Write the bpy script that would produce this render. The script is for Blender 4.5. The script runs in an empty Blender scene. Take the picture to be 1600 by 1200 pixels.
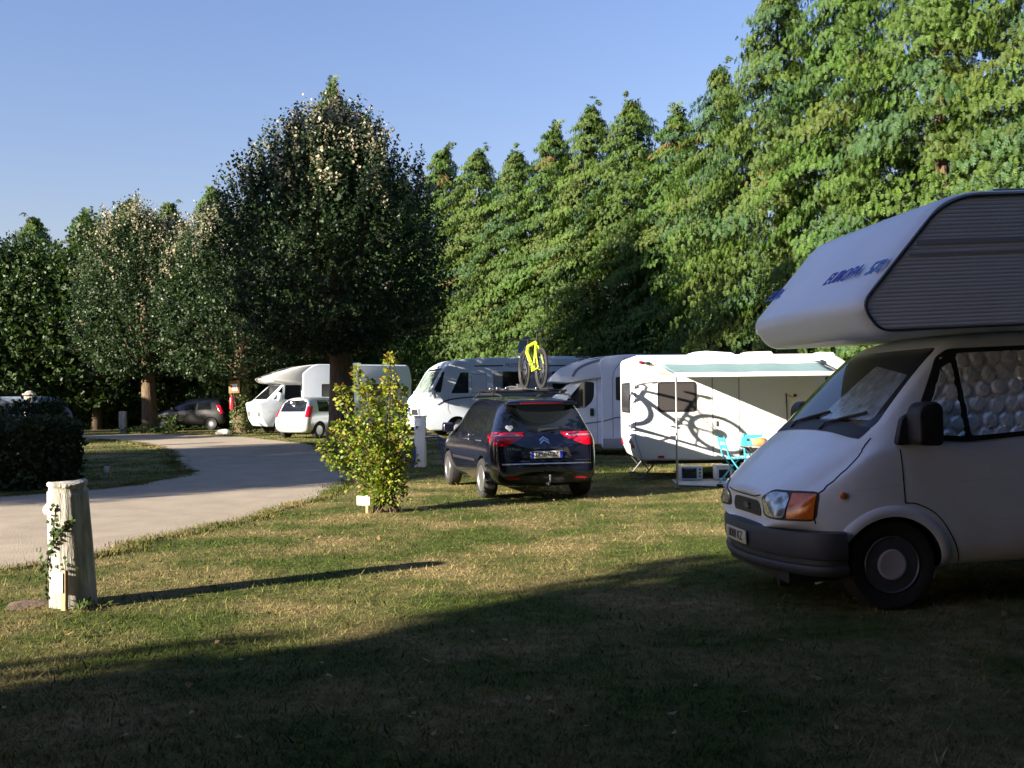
import bpy, bmesh, math, random
import numpy as np
from mathutils import Vector, Matrix
from mathutils.bvhtree import BVHTree
from mathutils.geometry import delaunay_2d_cdt
R = math.radians
PI = math.pi
scene = bpy.context.scene
C = scene.collection

# ------------------------------------------------------------------ camera, sky, sun, exposure
CAM_H, FPX = 1.55, 1560.0
PITCH, ROLL = math.atan(23/1560.0), R(0.6)
cam_d = bpy.data.cameras.new('camera'); cam = bpy.data.objects.new('camera', cam_d); C.objects.link(cam)
cam_d.sensor_width = 36; cam_d.lens = FPX/1600*36; cam_d.clip_start = 0.1; cam_d.clip_end = 2000
_f = Vector((0, math.cos(PITCH), math.sin(PITCH))); _u = Vector((0, -math.sin(PITCH), math.cos(PITCH))); _r = Vector((1, 0, 0))
_X = _r*math.cos(ROLL)-_u*math.sin(ROLL); _Y = _r*math.sin(ROLL)+_u*math.cos(ROLL)
cam.matrix_world = Matrix(((_X.x, _Y.x, -_f.x, 0), (_X.y, _Y.y, -_f.y, 0), (_X.z, _Y.z, -_f.z, CAM_H), (0, 0, 0, 1)))
scene.camera = cam

SUN_EL = R(16.7)
SD = Vector((0.84, 0.543)).normalized()          # the way the sunlight travels over the ground
world = bpy.data.worlds.new('World'); scene.world = world; world.use_nodes = True
wn = world.node_tree.nodes; wl = world.node_tree.links; wn.clear()
sky = wn.new('ShaderNodeTexSky'); sky.sky_type = 'NISHITA'; sky.sun_disc = False
sky.sun_elevation = SUN_EL; sky.sun_rotation = math.atan2(-SD.x, -SD.y)
sky.altitude = 60; sky.air_density = 1.7; sky.dust_density = 0.4; sky.ozone_density = 6.0
bg = wn.new('ShaderNodeBackground'); bg.inputs['Strength'].default_value = 0.055
wo = wn.new('ShaderNodeOutputWorld'); gm = wn.new('ShaderNodeMix'); gm.data_type = 'RGBA'; gm.blend_type = 'MULTIPLY'; gm.inputs['Factor'].default_value = 1.0; gm.inputs['B'].default_value = (1.34, 1.0, 1.14, 1)
wl.new(sky.outputs[0], gm.inputs['A']); wl.new(gm.outputs['Result'], bg.inputs['Color']); wl.new(bg.outputs[0], wo.inputs['Surface'])
sun_d = bpy.data.lights.new('sun', 'SUN'); sun_d.energy = 5.0; sun_d.angle = R(0.5); sun_d.color = (1.0, 0.89, 0.73)
sun = bpy.data.objects.new('sun', sun_d); C.objects.link(sun)
sun.rotation_euler = Vector((SD.x*math.cos(SUN_EL), SD.y*math.cos(SUN_EL), -math.sin(SUN_EL))).to_track_quat('-Z', 'Y').to_euler()
sun.location = (-30, -20, 30)
scene.view_settings.view_transform = 'Standard'; scene.view_settings.look = 'None'
scene.view_settings.exposure = 1.92; scene.view_settings.gamma = 1.0

# ------------------------------------------------------------------ helpers
def sstep(a, b, x):
    t = np.clip((np.asarray(x, float)-a)/(b-a), 0, 1); return t*t*(3-2*t)
def gz(x, y):
    x = np.asarray(x, float); y = np.asarray(y, float)
    z = 0.20*sstep(22, 40, y)
    z = z+0.038*np.clip(x-2.2, 0, 8)*(1-sstep(9.5, 16, y))
    return z+0.012*np.sin(x*0.9+y*0.35)*np.sin(y*0.7-x*0.2)
def pray(px, py):
    u = (px-800)/FPX; v = (600-py)/FPX
    return (_X*u+_Y*v+_f)
def gp(px, py, z=0.0):
    d = pray(px, py); t = (z-CAM_H)/d.z; return (d.x*t, d.y*t)

def M(name, col, rough=0.5, metal=0.0, var=0.0, vscale=6.0, bump=0.0, bscale=40.0, coat=0.0, spec=0.5, emit=None, alpha=1.0, col2=None, stretch=None):
    m = bpy.data.materials.new(name); m.use_nodes = True
    nt = m.node_tree; b = nt.nodes['Principled BSDF']
    b.inputs['Base Color'].default_value = (*col, 1); b.inputs['Roughness'].default_value = rough
    b.inputs['Metallic'].default_value = metal; b.inputs['Specular IOR Level'].default_value = spec
    b.inputs['Coat Weight'].default_value = coat; b.inputs['Coat Roughness'].default_value = 0.08
    b.inputs['Alpha'].default_value = alpha
    tc = nt.nodes.new('ShaderNodeTexCoord'); src = tc.outputs['Object']
    if stretch:
        mp = nt.nodes.new('ShaderNodeMapping'); mp.inputs['Scale'].default_value = stretch; nt.links.new(src, mp.inputs[0]); src = mp.outputs[0]
    if var > 0 or col2:
        n = nt.nodes.new('ShaderNodeTexNoise'); n.inputs['Scale'].default_value = vscale; n.inputs['Detail'].default_value = 5; n.inputs['Roughness'].default_value = 0.65
        nt.links.new(src, n.inputs['Vector'])
        cr = nt.nodes.new('ShaderNodeValToRGB'); cr.color_ramp.elements[0].position = 0.35; cr.color_ramp.elements[1].position = 0.68
        c2 = col2 if col2 else tuple(max(0, c*(1-var)) for c in col)
        cr.color_ramp.elements[0].color = (*c2, 1); cr.color_ramp.elements[1].color = (*col, 1)
        nt.links.new(n.outputs['Fac'], cr.inputs['Fac']); nt.links.new(cr.outputs[0], b.inputs['Base Color'])
    if bump > 0:
        n2 = nt.nodes.new('ShaderNodeTexNoise'); n2.inputs['Scale'].default_value = bscale; n2.inputs['Detail'].default_value = 6
        nt.links.new(src, n2.inputs['Vector'])
        bp = nt.nodes.new('ShaderNodeBump'); bp.inputs['Strength'].default_value = bump; bp.inputs['Distance'].default_value = 0.02
        nt.links.new(n2.outputs['Fac'], bp.inputs['Height']); nt.links.new(bp.outputs[0], b.inputs['Normal'])
    return m

def leaf_mat(name, trans=0.3, rough=0.5, spec=0.3):
    m = bpy.data.materials.new(name); m.use_nodes = True; nt = m.node_tree
    b = nt.nodes['Principled BSDF']; b.inputs['Roughness'].default_value = rough; b.inputs['Specular IOR Level'].default_value = spec
    at = nt.nodes.new('ShaderNodeAttribute'); at.attribute_name = 'tint'
    nt.links.new(at.outputs['Color'], b.inputs['Base Color'])
    tr = nt.nodes.new('ShaderNodeBsdfTranslucent')
    hs = nt.nodes.new('ShaderNodeHueSaturation'); hs.inputs['Saturation'].default_value = 1.15; hs.inputs['Value'].default_value = 1.3
    nt.links.new(at.outputs['Color'], hs.inputs['Color']); nt.links.new(hs.outputs[0], tr.inputs['Color'])
    mx = nt.nodes.new('ShaderNodeMixShader'); mx.inputs[0].default_value = trans
    out = nt.nodes['Material Output']
    nt.links.new(b.outputs[0], mx.inputs[1]); nt.links.new(tr.outputs[0], mx.inputs[2]); nt.links.new(mx.outputs[0], out.inputs['Surface'])
    return m

def clear_glass(name, tint=(0.7, 0.8, 0.8), mixf=0.75):
    m = bpy.data.materials.new(name); m.use_nodes = True; nt = m.node_tree; nt.nodes.remove(nt.nodes['Principled BSDF'])
    tr = nt.nodes.new('ShaderNodeBsdfTransparent'); tr.inputs['Color'].default_value = (*tint, 1)
    gl = nt.nodes.new('ShaderNodeBsdfGlossy'); gl.inputs['Roughness'].default_value = 0.02
    fr = nt.nodes.new('ShaderNodeFresnel'); fr.inputs['IOR'].default_value = 1.5
    mx = nt.nodes.new('ShaderNodeMixShader'); nt.links.new(fr.outputs[0], mx.inputs[0]); nt.links.new(tr.outputs[0], mx.inputs[1]); nt.links.new(gl.outputs[0], mx.inputs[2])
    nt.links.new(mx.outputs[0], nt.nodes['Material Output'].inputs['Surface']); return m

MT = {}
MT['white'] = M('white_paint', (0.76, 0.83, 0.93), 0.30, var=0.13, vscale=2.2, coat=0.35)
MT['grp'] = M('white_shell', (0.78, 0.77, 0.75), 0.38, var=0.05, vscale=2.5, coat=0.15)
MT['offwhite'] = M('grey_white_shell', (0.69, 0.76, 0.87), 0.4, var=0.06, vscale=2, coat=0.1)
MT['silverside'] = M('grey_aluminium_skin', (0.72, 0.78, 0.86), 0.5, 0.0, var=0.1, vscale=3)
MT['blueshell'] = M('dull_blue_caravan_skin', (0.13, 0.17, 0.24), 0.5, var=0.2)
MT['skirt'] = M('grey_skirt', (0.30, 0.31, 0.34), 0.5, var=0.1)
MT['navy'] = M('dark_blue_car_paint', (0.006, 0.0065, 0.017), 0.2, var=0.2, vscale=3, coat=0.9)
MT['silver'] = M('silver_car_paint', (0.55, 0.56, 0.58), 0.3, 0.35, coat=0.7)
MT['darkcar'] = M('dark_car_paint', (0.007, 0.007, 0.009), 0.4, coat=0.2)
MT['glass'] = M('dark_glass', (0.008, 0.010, 0.012), 0.04, spec=0.6)
MT['glass2'] = M('smoked_acrylic', (0.05, 0.045, 0.045), 0.12, spec=0.5)
MT['blind'] = M('pale_blind_behind_glass', (0.30, 0.38, 0.36), 0.10, var=0.6, vscale=2.2, spec=0.6)
MT['pane'] = clear_glass('clear_glass')
MT['rubber'] = M('tyre_rubber', (0.022, 0.021, 0.020), 0.8, var=0.3, vscale=12, bump=0.2)
MT['plastic'] = M('black_plastic', (0.018, 0.018, 0.020), 0.5, bump=0.1, bscale=120)
MT['bumper'] = M('grey_bumper_plastic', (0.042, 0.046, 0.056), 0.55, var=0.2, vscale=8, bump=0.1, bscale=150)
MT['seam'] = M('seam_shadow_gap', (0.012, 0.012, 0.014), 0.8)
MT['chrome'] = M('chrome', (0.75, 0.75, 0.78), 0.12, 1.0)
MT['alu'] = M('brushed_aluminium', (0.42, 0.42, 0.43), 0.35, 0.9, var=0.1)
MT['steel'] = M('painted_steel_rim', (0.11, 0.115, 0.13), 0.45, 0.3, var=0.15)
MT['cap'] = M('hub_cap_grey', (0.50, 0.50, 0.55), 0.42, var=0.12)
MT['foil'] = M('silver_bubble_foil', (0.86, 0.91, 0.98), 0.2, 0.3, bump=0.5, bscale=24, coat=0.8)
MT['mat'] = M('grey_insulating_mat', (0.42, 0.47, 0.55), 0.25, 0.5, var=0.55, vscale=7, bump=1.0, bscale=12, coat=0.8)
MT['orange'] = M('orange_lens', (0.75, 0.16, 0.01), 0.15, coat=0.6, var=0.35, vscale=30)
MT['red'] = M('red_lens', (0.55, 0.004, 0.02), 0.12, coat=0.8, var=0.3, vscale=25)
MT['darkred'] = M('dark_red_lens', (0.12, 0.004, 0.01), 0.2, coat=0.5)
MT['clearlens'] = M('clear_lens_reflector', (0.55, 0.58, 0.62), 0.15, 0.6, var=0.5, vscale=14, coat=0.8)
MT['plateyellow'] = M('pale_number_plate', (0.50, 0.47, 0.36), 0.5)
MT['platewhite'] = M('white_number_plate', (0.65, 0.65, 0.65), 0.45)
MT['plateblue'] = M('plate_blue', (0.01, 0.03, 0.35), 0.45)
MT['ink'] = M('dark_lettering', (0.02, 0.02, 0.025), 0.6)
MT['blueink'] = M('blue_lettering', (0.02, 0.06, 0.42), 0.5)
MT['blueink2'] = M('pale_blue_lettering', (0.06, 0.20, 0.52), 0.5)
MT['redink'] = M('red_lettering', (0.25, 0.01, 0.03), 0.5)
MT['stripe'] = M('dark_stripe', (0.05, 0.06, 0.09), 0.5)
MT['panelstripe'] = M('grey_blue_panel_stripe', (0.36, 0.42, 0.50), 0.5)
MT['bluestripe'] = M('blue_grey_stripe', (0.16, 0.19, 0.33), 0.5)
MT['tan'] = M('yellow_decal', (0.70, 0.52, 0.20), 0.5)
MT['greydecal'] = M('grey_decal', (0.35, 0.34, 0.32), 0.5)
MT['yellow'] = M('fluorescent_yellow_frame', (0.62, 0.80, 0.03), 0.3, coat=0.6)
MT['turq'] = M('turquoise_paint', (0.05, 0.45, 0.60), 0.4)
MT['bluehose'] = M('blue_hose', (0.02, 0.04, 0.30), 0.45)
MT['canopy'] = M('awning_fabric_teal', (0.20, 0.32, 0.33), 0.85, var=0.15)
MT['canopyw'] = M('awning_fabric_white', (0.74, 0.73, 0.70), 0.85)
MT['sheet'] = M('grey_groundsheet', (0.34, 0.36, 0.42), 0.7, var=0.2, bump=0.3)
MT['plastwhite'] = M('white_plastic', (0.78, 0.78, 0.76), 0.4)
MT['signwhite'] = M('white_sign_board', (0.86, 0.86, 0.85), 0.45)
MT['stake'] = M('sawn_stake_wood', (0.42, 0.30, 0.17), 0.8, var=0.3, vscale=4, bump=0.4, stretch=(8, 8, 1))
MT['post'] = M('weathered_post_wood', (0.52, 0.49, 0.44), 0.85, col2=(0.20, 0.185, 0.15), vscale=3.2, bump=0.7, bscale=9, stretch=(5, 5, 0.7))
MT['bark'] = M('tree_bark', (0.17, 0.11, 0.06), 0.9, col2=(0.07, 0.05, 0.03), vscale=4, bump=0.9, bscale=7, stretch=(4, 4, 0.8))
MT['twig'] = M('shrub_stem_bark', (0.10, 0.065, 0.04), 0.8, var=0.4, bump=0.4)
MT['board'] = M('brown_board', (0.30, 0.16, 0.06), 0.7, var=0.3)
MT['extred'] = M('red_extinguisher_paint', (0.60, 0.02, 0.03), 0.3, coat=0.5)
MT['stone'] = M('pale_stone', (0.50, 0.47, 0.42), 0.9, var=0.35, bump=0.8, bscale=15)
MT['peach'] = M('bread_crust', (0.62, 0.30, 0.12), 0.7, var=0.3)
MT['leaf'] = leaf_mat('leaf'); MT['needle'] = leaf_mat('conifer_spray', 0.22, 0.55, 0.25)

def lk(o, parent=None):
    C.objects.link(o)
    if parent is not None: o.parent = parent
    return o
def thing(name, label, cat, loc=(0, 0, 0), rotz=0.0, group=None, roty=0.0):
    o = bpy.data.objects.new(name, None); o.empty_display_size = 0.2; lk(o)
    o.location = loc; o.rotation_euler = (0, roty, rotz); o['label'] = label; o['category'] = cat
    if group: o['group'] = group
    return o
def tag(o, label, cat, group=None):
    o['label'] = label; o['category'] = cat
    if group: o['group'] = group
    return o

class MB:
    def __init__(s): s.v = []; s.f = []; s.mi = []; s.cur = 0
    def mat(s, i): s.cur = i; return s
    def add(s, vs, fs):
        b = len(s.v); s.v += [tuple(v) for v in vs]
        for f in fs: s.f.append(tuple(b+i for i in f)); s.mi.append(s.cur)
        return s
    def box(s, c, d, rot=None):
        x, y, z = d[0]/2, d[1]/2, d[2]/2
        vs = [Vector((i*x, j*y, k*z)) for i in (-1, 1) for j in (-1, 1) for k in (-1, 1)]
        if rot is not None: vs = [rot @ v for v in vs]
        vs = [v+Vector(c) for v in vs]
        return s.add(vs, [(0, 1, 3, 2), (4, 6, 7, 5), (0, 4, 5, 1), (2, 3, 7, 6), (0, 2, 6, 4), (1, 5, 7, 3)])
    def tube(s, pts, r, n=8, cap=True):
        pts = [Vector(p) for p in pts]; rs = r if isinstance(r, (list, tuple)) else [r]*len(pts)
        b = len(s.v); prev = None
        for i, p in enumerate(pts):
            t = (pts[min(i+1, len(pts)-1)]-pts[max(i-1, 0)]).normalized()
            if prev is None:
                a = Vector((0, 0, 1)) if abs(t.z) < 0.9 else Vector((1, 0, 0)); e1 = t.cross(a).normalized()
            else:
                e1 = (prev-t*prev.dot(t)).normalized()
            prev = e1; e2 = t.cross(e1)
            for k in range(n):
                an = 2*PI*k/n; s.v.append(tuple(p+(e1*math.cos(an)+e2*math.sin(an))*rs[i]))
        for i in range(len(pts)-1):
            for k in range(n):
                a = b+i*n+k; c = b+i*n+(k+1) % n
                s.f.append((a, c, c+n, a+n)); s.mi.append(s.cur)
        if cap:
            s.f.append(tuple(b+k for k in range(n))[::-1]); s.mi.append(s.cur)
            e = b+(len(pts)-1)*n; s.f.append(tuple(e+k for k in range(n))); s.mi.append(s.cur)
        return s
    def ring(s, c, ax, r, tr, n=32, m=8):      # a torus
        c = Vector(c); ax = Vector(ax).normalized(); a = Vector((0, 0, 1)) if abs(ax.z) < 0.9 else Vector((1, 0, 0))
        e1 = ax.cross(a).normalized(); e2 = ax.cross(e1); b = len(s.v)
        for i in range(n):
            an = 2*PI*i/n; d = e1*math.cos(an)+e2*math.sin(an)
            for k in range(m):
                q = 2*PI*k/m; s.v.append(tuple(c+d*(r+tr*math.cos(q))+ax*tr*math.sin(q)))
        for i in range(n):
            for k in range(m):
                A = b+i*m+k; B = b+i*m+(k+1) % m; D = b+((i+1) % n)*m+k; E2 = b+((i+1) % n)*m+(k+1) % m
                s.f.append((A, B, E2, D)); s.mi.append(s.cur)
        return s
    def lathe(s, prof, c=(0, 0, 0), axis='z', n=24):   # prof: (radius, height along axis)
        b = len(s.v); c = Vector(c)
        for r, h in prof:
            for k in range(n):
                an = 2*PI*k/n; x, y = r*math.cos(an), r*math.sin(an)
                p = {'z': (x, y, h), 'y': (x, h, y), 'x': (h, x, y)}[axis]; s.v.append(tuple(Vector(p)+c))
        for i in range(len(prof)-1):
            for k in range(n):
                a = b+i*n+k; d = b+i*n+(k+1) % n; s.f.append((a, d, d+n, a+n)); s.mi.append(s.cur)
        for i in (0, len(prof)-1):
            if prof[i][0] > 1e-4: s.f.append(tuple(b+i*n+k for k in range(n))); s.mi.append(s.cur)
        return s
    def prism(s, poly, a0, a1, plane='xz'):   # polygon extruded along the missing axis
        n = len(poly)
        def P(p, a): return {'xz': (p[0], a, p[1]), 'yz': (a, p[0], p[1]), 'xy': (p[0], p[1], a)}[plane]
        vs = [P(p, a0) for p in poly]+[P(p, a1) for p in poly]
        fs = [tuple(range(n)), tuple(range(2*n-1, n-1, -1))]+[(i, i+n, (i+1) % n+n, (i+1) % n) for i in range(n)]
        return s.add(vs, fs)
    def build(s, name, mats, parent=None, smooth=False, bevel=0.0, seg=2, angle=35):
        me = bpy.data.meshes.new(name); me.from_pydata(s.v, [], s.f)
        mats = mats if isinstance(mats, (list, tuple)) else [mats]
        for m in mats: me.materials.append(MT[m] if isinstance(m, str) else m)
        me.polygons.foreach_set('material_index', s.mi)
        bm = bmesh.new(); bm.from_mesh(me); bmesh.ops.recalc_face_normals(bm, faces=bm.faces)
        if bevel > 0:
            es = [e for e in bm.edges if len(e.link_faces) == 2 and e.calc_face_angle(0) > R(angle)]
            if es: bmesh.ops.bevel(bm, geom=es, offset=bevel, segments=seg, profile=0.5, affect='EDGES', clamp_overlap=True)
        if smooth or bevel > 0:
            for f in bm.faces: f.smooth = True
            for e in bm.edges:
                if len(e.link_faces) == 2 and e.calc_face_angle(0) > R(50): e.smooth = False
        bm.to_mesh(me); bm.free(); me.update()
        return lk(bpy.data.objects.new(name, me), parent)

def roundpoly(pts, r, seg=4):
    out = []; n = len(pts)
    for i in range(n):
        p = Vector(pts[i][:2]); a = Vector(pts[i-1][:2]); b = Vector(pts[(i+1) % n][:2])
        rr = pts[i][2] if len(pts[i]) > 2 else r
        da, db = (a-p), (b-p); k = min(rr, da.length*0.48, db.length*0.48)
        if k < 1e-4: out.append(tuple(p)); continue
        A = p+da.normalized()*k; B = p+db.normalized()*k
        for j in range(seg+1):
            t = j/seg; q = A*(1-t)**2+p*2*t*(1-t)+B*t*t; out.append((q.x, q.y))
    return out

def bake(o):
    bpy.context.view_layer.update()
    dg = bpy.context.evaluated_depsgraph_get(); me = bpy.data.meshes.new_from_object(o.evaluated_get(dg)); o.modifiers.clear(); old = o.data; o.data = me
    if old.users == 0: bpy.data.meshes.remove(old)
    return o
def bvh_of(o):
    me = o.data; return BVHTree.FromPolygons([v.co for v in me.vertices], [tuple(p.vertices) for p in me.polygons])

def loft(name, stations, mats, parent, sub=2):
    """stations: list of (x, [(y, z[, dx])...]) half sections from bottom centre to top centre."""
    vs = []; fs = []; rings = []
    for x, hp in stations:
        ring = []
        full = list(hp)+[(-p[0],)+tuple(p[1:]) for p in hp[-2:0:-1]]
        for p in full:
            ring.append(len(vs)); vs.append((x+(p[2] if len(p) > 2 else 0), p[0], p[1]))
        rings.append(ring)
    n = len(rings[0])
    for a, b in zip(rings, rings[1:]):
        for k in range(n): fs.append((a[k], a[(k+1) % n], b[(k+1) % n], b[k]))
    for rg in (rings[0], rings[-1]):
        h = n//2
        for k in range(h):
            a, b, c, d = rg[k], rg[k+1], rg[(n-k-1) % n], rg[(n-k) % n]
            q = []
            for i in (a, b, c, d):
                if i not in q: q.append(i)
            if len(q) > 2: fs.append(tuple(q))
    me = bpy.data.meshes.new(name); me.from_pydata(vs, [], fs)
    bm = bmesh.new(); bm.from_mesh(me); bmesh.ops.recalc_face_normals(bm, faces=bm.faces)
    for f in bm.faces: f.smooth = True
    bm.to_mesh(me); bm.free()
    for m in mats: me.materials.append(MT[m])
    o = lk(bpy.data.objects.new(name, me), parent)
    if sub:
        md = o.modifiers.new('s', 'SUBSURF'); md.levels = sub; md.render_levels = sub
        bake(o)
    return o
def cut(o, cutters, mi=1):
    """boolean holes (wheel arches, window openings); the cut faces take material slot mi of the target."""
    for c in cutters:
        me = c.data
        me.materials.clear()
        for m in o.data.materials: me.materials.append(m)
        me.polygons.foreach_set('material_index', [mi]*len(me.polygons))
        md = o.modifiers.new('b', 'BOOLEAN'); md.operation = 'DIFFERENCE'; md.solver = 'EXACT'; md.object = c
    bake(o)
    for c in cutters: bpy.data.objects.remove(c)
    bm = bmesh.new(); bm.from_mesh(o.data)
    for e in bm.edges:
        if len(e.link_faces) == 2 and e.calc_face_angle(0) > R(42): e.smooth = False
    bm.to_mesh(o.data); bm.free()
    return o
def arch_cutter(parent, x, z, r, y0, y1):
    return MB().lathe([(r, y0), (r, y1)], (x, 0, z), 'y', 40).build('cutter', 'seam', parent)

VIEWS = {'L': (Vector((0, 1, 0)), Vector((1, 0, 0)), Vector((0, 0, 1))), 'R': (Vector((0, -1, 0)), Vector((1, 0, 0)), Vector((0, 0, 1))),
         'F': (Vector((1, 0, 0)), Vector((0, 1, 0)), Vector((0, 0, 1))), 'B': (Vector((-1, 0, 0)), Vector((0, 1, 0)), Vector((0, 0, 1))),
         'T': (Vector((0, 0, 1)), Vector((1, 0, 0)), Vector((0, 1, 0)))}
def diag(ang):    # outward direction in plan, angle from +x in degrees
    n = Vector((math.cos(R(ang)), math.sin(R(ang)), 0)); return (n, Vector((-n.y, n.x, 0)), Vector((0, 0, 1)))
def proj_pt(bvh, view, a, b, off, far=6.0, centre=(0, 0, 0)):
    n, h, v = view; o = h*a+v*b+n*(n.dot(Vector(centre))+far)
    hit, nor, idx, d = bvh.ray_cast(o, -n, far*2)
    if hit is None:
        hit, nor, idx, d = bvh.find_nearest(h*a+v*b+n*(far*0.1))
    return hit+n*off
def patch(name, bvh, poly, view, mat, parent, off=0.004, depth=0.012, grid=0.06, rad=0.0, centre=(0, 0, 0), fn=None, far=6.0):
    view = VIEWS[view] if isinstance(view, str) else view
    poly = roundpoly(poly, rad) if rad > 0 else [tuple(p[:2]) for p in poly]
    bnd = []
    for i in range(len(poly)):
        a, b = Vector(poly[i]), Vector(poly[(i+1) % len(poly)]); k = max(1, int((b-a).length/grid))
        for j in range(k): bnd.append(a+(b-a)*(j/k))
    nb = len(bnd); pts = list(bnd)
    xs = [p.x for p in bnd]; ys = [p.y for p in bnd]
    P = [(p.x, p.y) for p in bnd]
    def inside(x, y):
        c = False; j = len(P)-1
        for i in range(len(P)):
            if (P[i][1] > y) != (P[j][1] > y) and x < (P[j][0]-P[i][0])*(y-P[i][1])/(P[j][1]-P[i][1])+P[i][0]: c = not c
            j = i
        return c
    gx = min(xs)+grid*0.5
    while gx < max(xs):
        gy = min(ys)+grid*0.5
        while gy < max(ys):
            if inside(gx, gy) and min((Vector((gx, gy))-q).length for q in bnd) > grid*0.4: pts.append(Vector((gx, gy)))
            gy += grid
        gx += grid
    r = delaunay_2d_cdt(pts, [], [list(range(nb))], 1, 1e-5)
    vs2, fs, ov = r[0], r[2], r[3]
    vs = []
    for p in vs2:
        q = proj_pt(bvh, view, p.x, p.y, off, far, centre)
        if fn: q = q+view[0]*fn(p.x, p.y)
        vs.append(tuple(q))
    m = MB(); m.add(vs, [tuple(f) for f in fs])
    if depth > 0:
        cnt = {}
        for f in fs:
            for i in range(len(f)):
                e = (f[i], f[(i+1) % len(f)]); k = tuple(sorted(e)); cnt[k] = None if k in cnt else e
        base = {}
        for k, e in cnt.items():
            if e is None: continue
            for i in e:
                if i not in base: base[i] = len(m.v); m.v.append(tuple(Vector(vs[i])-view[0]*depth))
            m.f.append((e[1], e[0], base[e[0]], base[e[1]])); m.mi.append(0)
    o = m.build(name, mat, parent)
    me = o.data
    for p in me.polygons: p.use_smooth = True
    bm = bmesh.new(); bm.from_mesh(me)
    for e in bm.edges:
        if len(e.link_faces) == 2 and e.calc_face_angle(0) > R(55): e.smooth = False
    bm.to_mesh(me); bm.free()
    return o
def ribbon(name, bvh, pts, w, view, mat, parent, off=0.003, step=0.05, closed=False, centre=(0, 0, 0)):
    view = VIEWS[view] if isinstance(view, str) else view
    P = [Vector(p) for p in pts]
    if closed: P.append(P[0])
    q = []
    for a, b in zip(P, P[1:]):
        k = max(1, int((b-a).length/step))
        for j in range(k): q.append(a+(b-a)*(j/k))
    q.append(P[-1]); m = MB(); vs = []
    for i, p in enumerate(q):
        t = (q[min(i+1, len(q)-1)]-q[max(i-1, 0)]).normalized(); nn = Vector((-t.y, t.x))*w/2
        vs.append(proj_pt(bvh, view, p.x-nn.x, p.y-nn.y, off, centre=centre)); vs.append(proj_pt(bvh, view, p.x+nn.x, p.y+nn.y, off, centre=centre))
    m.add(vs, [(2*i, 2*i+1, 2*i+3, 2*i+2) for i in range(len(q)-1)])
    return m.build(name, mat, parent, smooth=True)

def curve_pts(pts, n=6):
    """Catmull-Rom through points (any dimension)."""
    P = [Vector(p) for p in pts]; out = []
    for i in range(len(P)-1):
        p0 = P[max(i-1, 0)]; p1 = P[i]; p2 = P[i+1]; p3 = P[min(i+2, len(P)-1)]
        for j in range(n):
            t = j/n; out.append(0.5*((2*p1)+(p2-p0)*t+(2*p0-5*p1+4*p2-p3)*t*t+(3*p1-p0-3*p2+p3)*t**3))
    out.append(P[-1]); return out

AX = {'L': ((-1, 0, 0), (0, 0, 1), (0, 1, 0)), 'B': ((0, -1, 0), (0, 0, 1), (-1, 0, 0)), 'F': ((0, 1, 0), (0, 0, 1), (1, 0, 0)), 'W': ((1, 0, 0), (0, 0, 1), (0, -1, 0))}
def lettering(text, size, loc, view, mat, parent, name='lettering', shear=0.0, sx=1.0, ext=0.0015, axes=None, bold=0.0):
    cu = bpy.data.curves.new('t', 'FONT'); cu.body = text; cu.size = size; cu.align_x = 'CENTER'; cu.align_y = 'CENTER'; cu.extrude = ext; cu.shear = shear; cu.offset = bold; cu.resolution_u = 3
    t = bpy.data.objects.new('t', cu); C.objects.link(t); bpy.context.view_layer.update()
    me = bpy.data.meshes.new_from_object(t.evaluated_get(bpy.context.evaluated_depsgraph_get())); bpy.data.objects.remove(t); bpy.data.curves.remove(cu)
    me.name = name; me.materials.clear(); me.materials.append(MT[mat])
    x, y, z = axes if axes else AX[view]
    mt = Matrix(((x[0], y[0], z[0], 0), (x[1], y[1], z[1], 0), (x[2], y[2], z[2], 0), (0, 0, 0, 1)))
    me.transform(Matrix.Diagonal((sx, 1, 1, 1))); me.transform(mt)
    o = lk(bpy.data.objects.new(name, me), parent); o.location = loc; return o

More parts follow.
